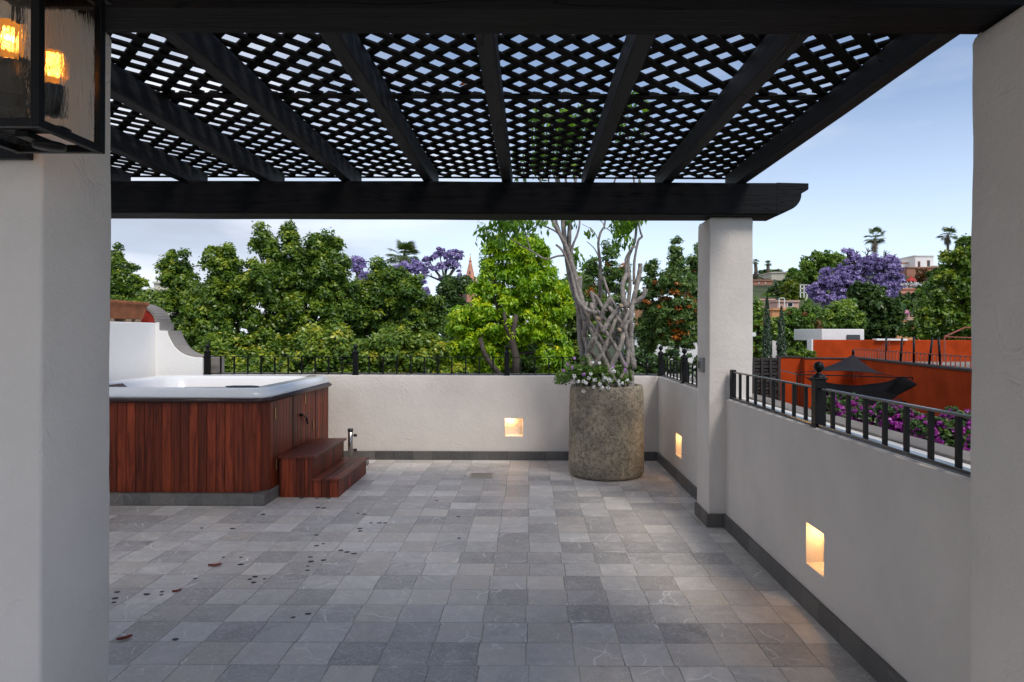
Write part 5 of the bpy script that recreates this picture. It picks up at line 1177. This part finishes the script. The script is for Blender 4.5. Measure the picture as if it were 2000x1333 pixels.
tree('hillside_tree', 'loose green tree right of the cypresses with rusty leaves', 'tree', [(1560, 620, 28, 22), (1585, 605, 18, 12), (1550, 650, 26, 28), (1580, 650, 30, 26), (1562, 680, 28, 18)], 30, MI, BD, 170, 9, 120, .14, G2, seed=48, spire=24, extra=[(MT['rusty'], 'rusty_leaves', 26, 6, 50, .12, [0, 2, 3])], inner=.3)
tree('hillside_tree', 'yellow green tree between the far pillar and the first cypress', 'tree', [(1478, 610, 14, 24), (1482, 650, 20, 30), (1475, 685, 22, 20), (1512, 640, 12, 24)], 28, MI, BD, 110, 9, 120, .13, G2, seed=49, tipb=.15, extra=[(MT['rusty'], 'rusty_leaves', 14, 6, 50, .11, [1, 2])])
tree('hedge_shrub', 'low clipped bright shrub on top of the red wall left end', 'shrub', [(1558, 690, 22, 9), (1580, 692, 14, 7)], 24, MI, BD, 40, 6, 90, .09, None, r0=.04, seed=50, tipb=.12)
tree('hillside_tree', 'huge dark green tree filling the right edge beside the near pillar', 'tree', [(1870, 520, 34, 34), (1900, 500, 40, 44), (1850, 560, 34, 34), (1880, 590, 50, 50), (1830, 620, 42, 36), (1860, 640, 60, 40), (1800, 645, 26, 22), (1910, 560, 50, 70), (1905, 640, 60, 50)], 34, MT['ficus'], BD, 460, 13, 150, .18, G2, seed=52, tipb=.02, spire=40)
tree('hillside_tree', 'grey green tree left of the huge right tree', 'tree', [(1812, 570, 18, 18), (1822, 590, 20, 26), (1800, 600, 16, 14), (1790, 625, 22, 18), (1830, 545, 12, 10)], 62, MI, BD, 120, 8, 100, .28, G2, seed=53)
tree('hillside_tree', 'rusty brown tree below the white tower', 'tree', [(1800, 535, 14, 12), (1812, 545, 14, 10), (1792, 548, 8, 6)], 97, MT['rusty'], BD, 50, 6, 70, .36, G2, seed=54, inner=.2)
tree('hillside_tree', 'dark bush right of the rusty tree below the hilltop parapet', 'tree', [(1826, 535, 12, 12), (1835, 548, 12, 10), (1790, 578, 14, 12), (1772, 590, 20, 10)], 88, DK, BD, 60, 6, 80, .36, G2, seed=55)
tree('hillside_tree', 'low shrub trees between the porch house and the pink awning house', 'tree', [(1775, 598, 26, 10), (1800, 590, 16, 12), (1750, 600, 16, 12), (1758, 640, 14, 20)], 64, MI, BD, 80, 7, 80, .26, G2, seed=56)
t = tree('white_flowering_bush', 'sprawling white flowering creeper on the hillside below the cupola', 'shrub', [(1770, 557, 18, 5), (1790, 556, 12, 4), (1760, 562, 10, 3)], 86, MT['petal_white'], BD, 44, 4, 60, .26, None, r0=.1, seed=57)

tree('hillside_tree', 'scrubby green bushes on the slope under the brick house', 'tree', [(1482, 588, 14, 8), (1500, 580, 12, 8), (1520, 600, 16, 8), (1568, 590, 14, 14), (1585, 575, 10, 10)], 82, MI, BD, 60, 6, 90, .30, G2, seed=58)
tree('hillside_tree', 'dull green bushes on the slope right of the jacaranda', 'tree', [(1762, 590, 16, 10), (1780, 575, 10, 6), (1752, 575, 8, 8), (1800, 565, 10, 8), (1745, 592, 14, 14)], 74, DK, BD, 60, 6, 90, .28, G2, seed=59)
tree('hillside_tree', 'green bushes on the crest between the palms and the beige house', 'tree', [(1480, 560, 8, 5), (1560, 535, 18, 8), (1590, 528, 14, 8), (1765, 530, 10, 6), (1830, 522, 14, 5)], 115, DK, BD, 60, 6, 80, .42, G2, seed=60)

# ------------------------------------------------------------------ neighbouring red building
t = thing('red_terrace_building', 'ochre red walled building with stepped roof terraces below the hill', 'building', tuple(at(1700, 720, 22)[:2]) + (GZ,))
RD = MT['plaster_red']
zt = at(0, 697, 22).z; A = at(1523, 697, 22); Bp = at(1560, 697, 22.2); Cc = Vector((10.55, 21.6, 0)); Dp = Vector((9.0, 12.6, 0))
def wallseg(p, q, z0, z1, th=.25, nm='wall', m=RD, jx=None):
    mb = MB(); mb.bar((p[0], p[1], (z0 + z1) / 2), (q[0], q[1], (z0 + z1) / 2), th, z1 - z0, up=(0, 0, 1)); return mb.build(nm, m, t, bevel=.02)
wallseg((A.x, 22.1), (Bp.x, 22.1), GZ, zt - .0); wallseg((Bp.x, 21.85), (10.6, 21.85), GZ, zt - .03)
wallseg((10.62, 21.9), (9.0, 11.6), GZ, .905)
cp = MB(); cp.bar((10.62, 21.9, .93), (9.0, 11.6, .93), .32, .05); cp.bar((A.x, 22.1, zt + .02), (Bp.x, 22.1, zt + .02), .3, .04); cp.bar((Bp.x, 21.85, zt - .01), (10.6, 21.85, zt - .01), .3, .04); cp.build('coping', MT['slat'], t)
a = at(1588, 662, 25); b = at(1900, 662, 25)
MB().box(a.x, 20, 25, 25.3, GZ, a.z).build('upper_wall', RD, t, bevel=.03); MB().box(a.x - .06, a.x - .002, 24.99, 25.4, .8, a.z + .02).build('white_corner', MT['white_paint'], t)
MB().box(a.x, 20, 22.0, 24.99, .60, .68).build('terrace_floor', MT['stone'], t)
a = at(1590, 640, 26); a2 = at(1605, 641, 25.6); b = at(1688, 640, 25.6); zb = at(0, 664, 25.6).z
MB().prism([(a.x, 27.2), (a2.x, 25.6), (b.x, 25.6), (b.x, 28), (a.x, 28)], zb, a2.z, 'z').build('roof_box', MT['white_paint'], t, bevel=.02)
w0 = at(1655, 652, 25.55); w1 = at(1680, 662, 25.55); MB().box(w0.x, w1.x, 25.55, 25.61, w1.z, w0.z).build('opening', MT['glass_dark'], t)
a = at(1712, 661, 24.9); b = at(1772, 663, 24.9); MB().box(a.x, b.x, 24.88, 25.2, b.z, a.z + .03).build('white_ledge', MT['white_paint'], t)
for (px, py, w_, h_) in ((1741, 772, 8, 14), (1749, 780, 6, 10), (1763, 776, 12, 16), (1776, 780, 7, 8), (1794, 794, 7, 12)):
    # small dark openings low on the oblique wall: find the point on the wall line under this direction
    k = (px - VX) / F; p0 = Vector((10.62, 21.9)); d = Vector((9.0, 11.6)) - p0; u = (k * p0.y - p0.x) / (d.x - k * d.y); q = p0 + d * u; zz = CH - (py - HY) / F * q.y
    dn = d.normalized(); nn = Vector((-dn.y, dn.x)); nn = nn if nn.x < 0 else -nn; s = q.y / F; L = w_ * s * 1.6
    c_ = q + nn * .13; MB().bar((c_.x - dn.x * L, c_.y - dn.y * L, zz - h_ * s * .5), (c_.x + dn.x * L, c_.y + dn.y * L, zz - h_ * s * .5), .03, h_ * s).build('window', MT['glass_dark'], t)
def onwall(px):
    k = (px - VX) / F; p0 = Vector((10.62, 21.9)); d = Vector((9.0, 11.6)) - p0; u = (k * p0.y - p0.x) / (d.x - k * d.y); return p0 + d * u
# terrace railing on the oblique wall
rl = thing('rooftop_railing', 'low rust red railing along the top of the oblique red wall', 'railing', (*onwall(1780), .955)); 
mb = MB(); nb = 46
for k in range(nb):
    u = k / (nb - 1); x = 10.62 + (9.0 - 10.62) * u; y = 21.9 + (11.6 - 21.9) * u; mb.bar((x, y, .956), (x, y, 1.20), .022, .022)
mb.build('balusters', MT['rust_frame'], rl); MB().bar((10.62, 21.9, 1.21), (9.0, 11.6, 1.21), .03, .025).build('top_rail', MT['rust_frame'], rl)
for i, (px, pyt, pyb, lean, lab) in enumerate(((1731, 656, 699, 0, 'leftmost thin dark post on the oblique red wall'), (1759, 658, 703, 3, 'second thin dark post from the left on the oblique red wall, leaning slightly right'), (1785, 655, 706, 0, 'upright dark post in the middle of the row on the oblique red wall'), (1815, 657, 710, 6, 'most strongly leaning dark post on the oblique red wall'), (1837, 656, 714, -4, 'rightmost dark post on the oblique red wall, leaning left'))):
    q = onwall(px); s = q.y / F; zt_ = CH - (pyt - HY) / F * q.y
    o = MB().tube([(q.x, q.y, .955), (q.x + lean * s, q.y, zt_)], .028, 8).build('rooftop_post', MT['iron']); tag(o, lab, 'post', 'dark posts on the red wall')
# rust steel frame on the terrace
D = 18; s = D / F; fr = thing('steel_frame', 'rust red steel canopy frame on the roof terrace at the right edge', 'frame', tuple(at(1870, 680, D)))
mb = MB(); P0, P1, P2 = at(1845, 655, D), at(1885, 637, D + .8), at(1925, 638, D + .8); P3 = at(1925, 658, D)
for p, q in ((P0, P1), (P1, P2), (P0, P3), (P0, at(1845, 700, D))): mb.bar(p, q, 2.2 * s, 2.2 * s)
mb.build('bars', MT['rust_frame'], fr)
# stair behind the sail
st = thing('outside_stair', 'pale outdoor stair with a thin railing climbing the red wall', 'stairs', tuple(at(1705, 745, 21)))
mb = MB()
for k in range(7): p = at(1690 + k * 6.5, 752 - k * 5.5, 21.2); mb.box(p.x, p.x + .26, 20.9, 21.7, p.z - .07, p.z)
mb.build('tread', MT['stone'], st); mb = MB()
for k in range(16): p = at(1668 + k * 4.6, 742 - k * 3.2, 20.9); mb.bar(p, p + Vector((0, 0, .52)), .015, .015)
mb.build('railing', MT['rust_frame'], st)
# slat fence
D = 21.3; a = at(1455, 698, D); b = at(1522, 698, D); t = thing('slat_fence', 'dark woven slat fence left of the red wall', 'fence', ((a.x + b.x) / 2, D, GZ))
mb = MB(); z = a.z; k = 0
while z > -2.2: mb.box(a.x, b.x, D + (.03 if k % 2 else 0), D + .02 + (.03 if k % 2 else 0), z - .085, z); z -= .115; k += 1
mb.build('slats', MT['slat'], t)
for i in range(5): x = a.x + (b.x - a.x) * i / 4; MB().box(x - .04, x + .04, D - .03, D - .001, GZ, a.z + .03).build('post', MT['slat'], t)
MB().box(a.x, b.x, D + .2, D + .24, GZ, a.z - .05).build('backing', MT['blackcloth'], t)

# shade sail: sampled surface between edges, thin solid
def sheet(name, rows, m, parent=None, th=.012):
    nr, nc = len(rows), len(rows[0]); vs = [tuple(p) for r_ in rows for p in r_]; fs = [(i * nc + j, i * nc + j + 1, (i + 1) * nc + j + 1, (i + 1) * nc + j) for i in range(nr - 1) for j in range(nc - 1)]
    o = MB().add(vs, fs, .5, True).build(name, m, parent); sd_ = o.modifiers.new('thick', 'SOLIDIFY'); sd_.thickness = th; return o
D = 17.0; peak = at(1667, 690, D)
front = [at(1553 + (1745 - 1553) * u, 726 - 6.5 * math.sin(math.pi * u) + 5 * u, D - 1.0 * math.sin(math.pi * u) - .2) for u in [i / 20 for i in range(21)]]
rows = []
for k in range(13):
    v = k / 12; f = v ** 1.9        # concave rise to the peak
    rows.append([Vector((p.x + (peak.x - p.x) * v, p.y + (peak.y - p.y) * v, p.z + (peak.z - p.z) * f)) for p in front])
ss = thing('shade_sail', 'charcoal peaked shade sail in front of the red wall', 'shade sail', tuple(peak)); sheet('cloth', rows, MT['sail'], ss)
MB().tube([peak + Vector((0, .02, -.02)), peak + Vector((0, .02, .12))], .03, 8).build('peak_cap', MT['iron'], ss)
# sagging black cloth hung below from a bar
D = 15.5; hs = thing('hanging_cloth', 'sagging black shade cloth slung from a bar under the shade sail', 'shade cloth', tuple(at(1670, 735, D)))
top = [at(1572 + (1766 - 1572) * u, 735 + 17 * math.sin(math.pi * u) ** .9 - 1 * u, D) for u in [i / 24 for i in range(25)]]
bot = [at(1582 + (1752 - 1582) * u, 738 + 56 * math.sin(math.pi * min(1, u * 1.02)) ** .75 - 2 * u, D - .5) for u in [i / 24 for i in range(25)]]
rows = []
for k in range(9):
    v = k / 8; rows.append([p.lerp(q, v) + Vector((0, -.6 * math.sin(math.pi * v) + .06 * math.sin(i * .9 + v * 4), -.12 * math.sin(math.pi * v))) for i, (p, q) in enumerate(zip(top, bot))])
sheet('cloth', rows, MT['blackcloth'], hs)
mb = MB(); s = D / F
mb.bar(at(1557, 730, D), at(1782, 735.5, D), 2.2 * s, 2.2 * s); mb.bar(at(1782, 734, D), at(1782, 740, D), 2 * s, 2 * s); mb.bar(at(1557, 730, D), at(1557, 800, D), 2 * s, 2 * s); mb.bar(at(1527, 722, D + 2), at(1557, 730, D), 1.8 * s, 1.8 * s); mb.bar(at(1560, 790, D), at(1572, 800, D), 1.2 * s, 1.2 * s)
mb.bar(at(1782, 737, D), at(1782, 900, D), 1.5 * s, 1.5 * s) if False else None
mb.build('bar', MT['iron'], hs)

# bougainvillea beyond the right parapet
def boug(label, blobs, D, seed, n=90):
    return tree('bougainvillea', label, 'shrub', blobs, D, MT['dark'], BD, n, 11, 130, .045, 'magenta bougainvillea beyond the right wall', r0=.05, aspect=.6, seed=seed, spire=12, inner=.3,
                extra=[(MT['bougain'], 'bracts', int(n * 2.2), 6.5, 60, .036, list(range(len(blobs))))])
boug('farthest magenta bougainvillea clump, behind the iron railing post', [(1625, 800, 32, 26), (1655, 790, 26, 18), (1600, 830, 34, 26)], 9.6, 61, 70)
boug('magenta bougainvillea clump just right of the iron railing post', [(1690, 815, 34, 24), (1715, 806, 24, 16), (1680, 850, 50, 30)], 8.8, 62, 90)
boug('magenta bougainvillea clump in the middle of the row, with leafy green shoots', [(1755, 820, 40, 26), (1735, 800, 18, 12), (1760, 860, 50, 30)], 8.0, 63, 110)
boug('nearest magenta bougainvillea clump, at the right beside the near pillar', [(1845, 845, 50, 34), (1870, 812, 30, 16), (1815, 835, 34, 24), (1890, 860, 50, 40), (1848, 888, 60, 30)], 7.0, 64, 170)
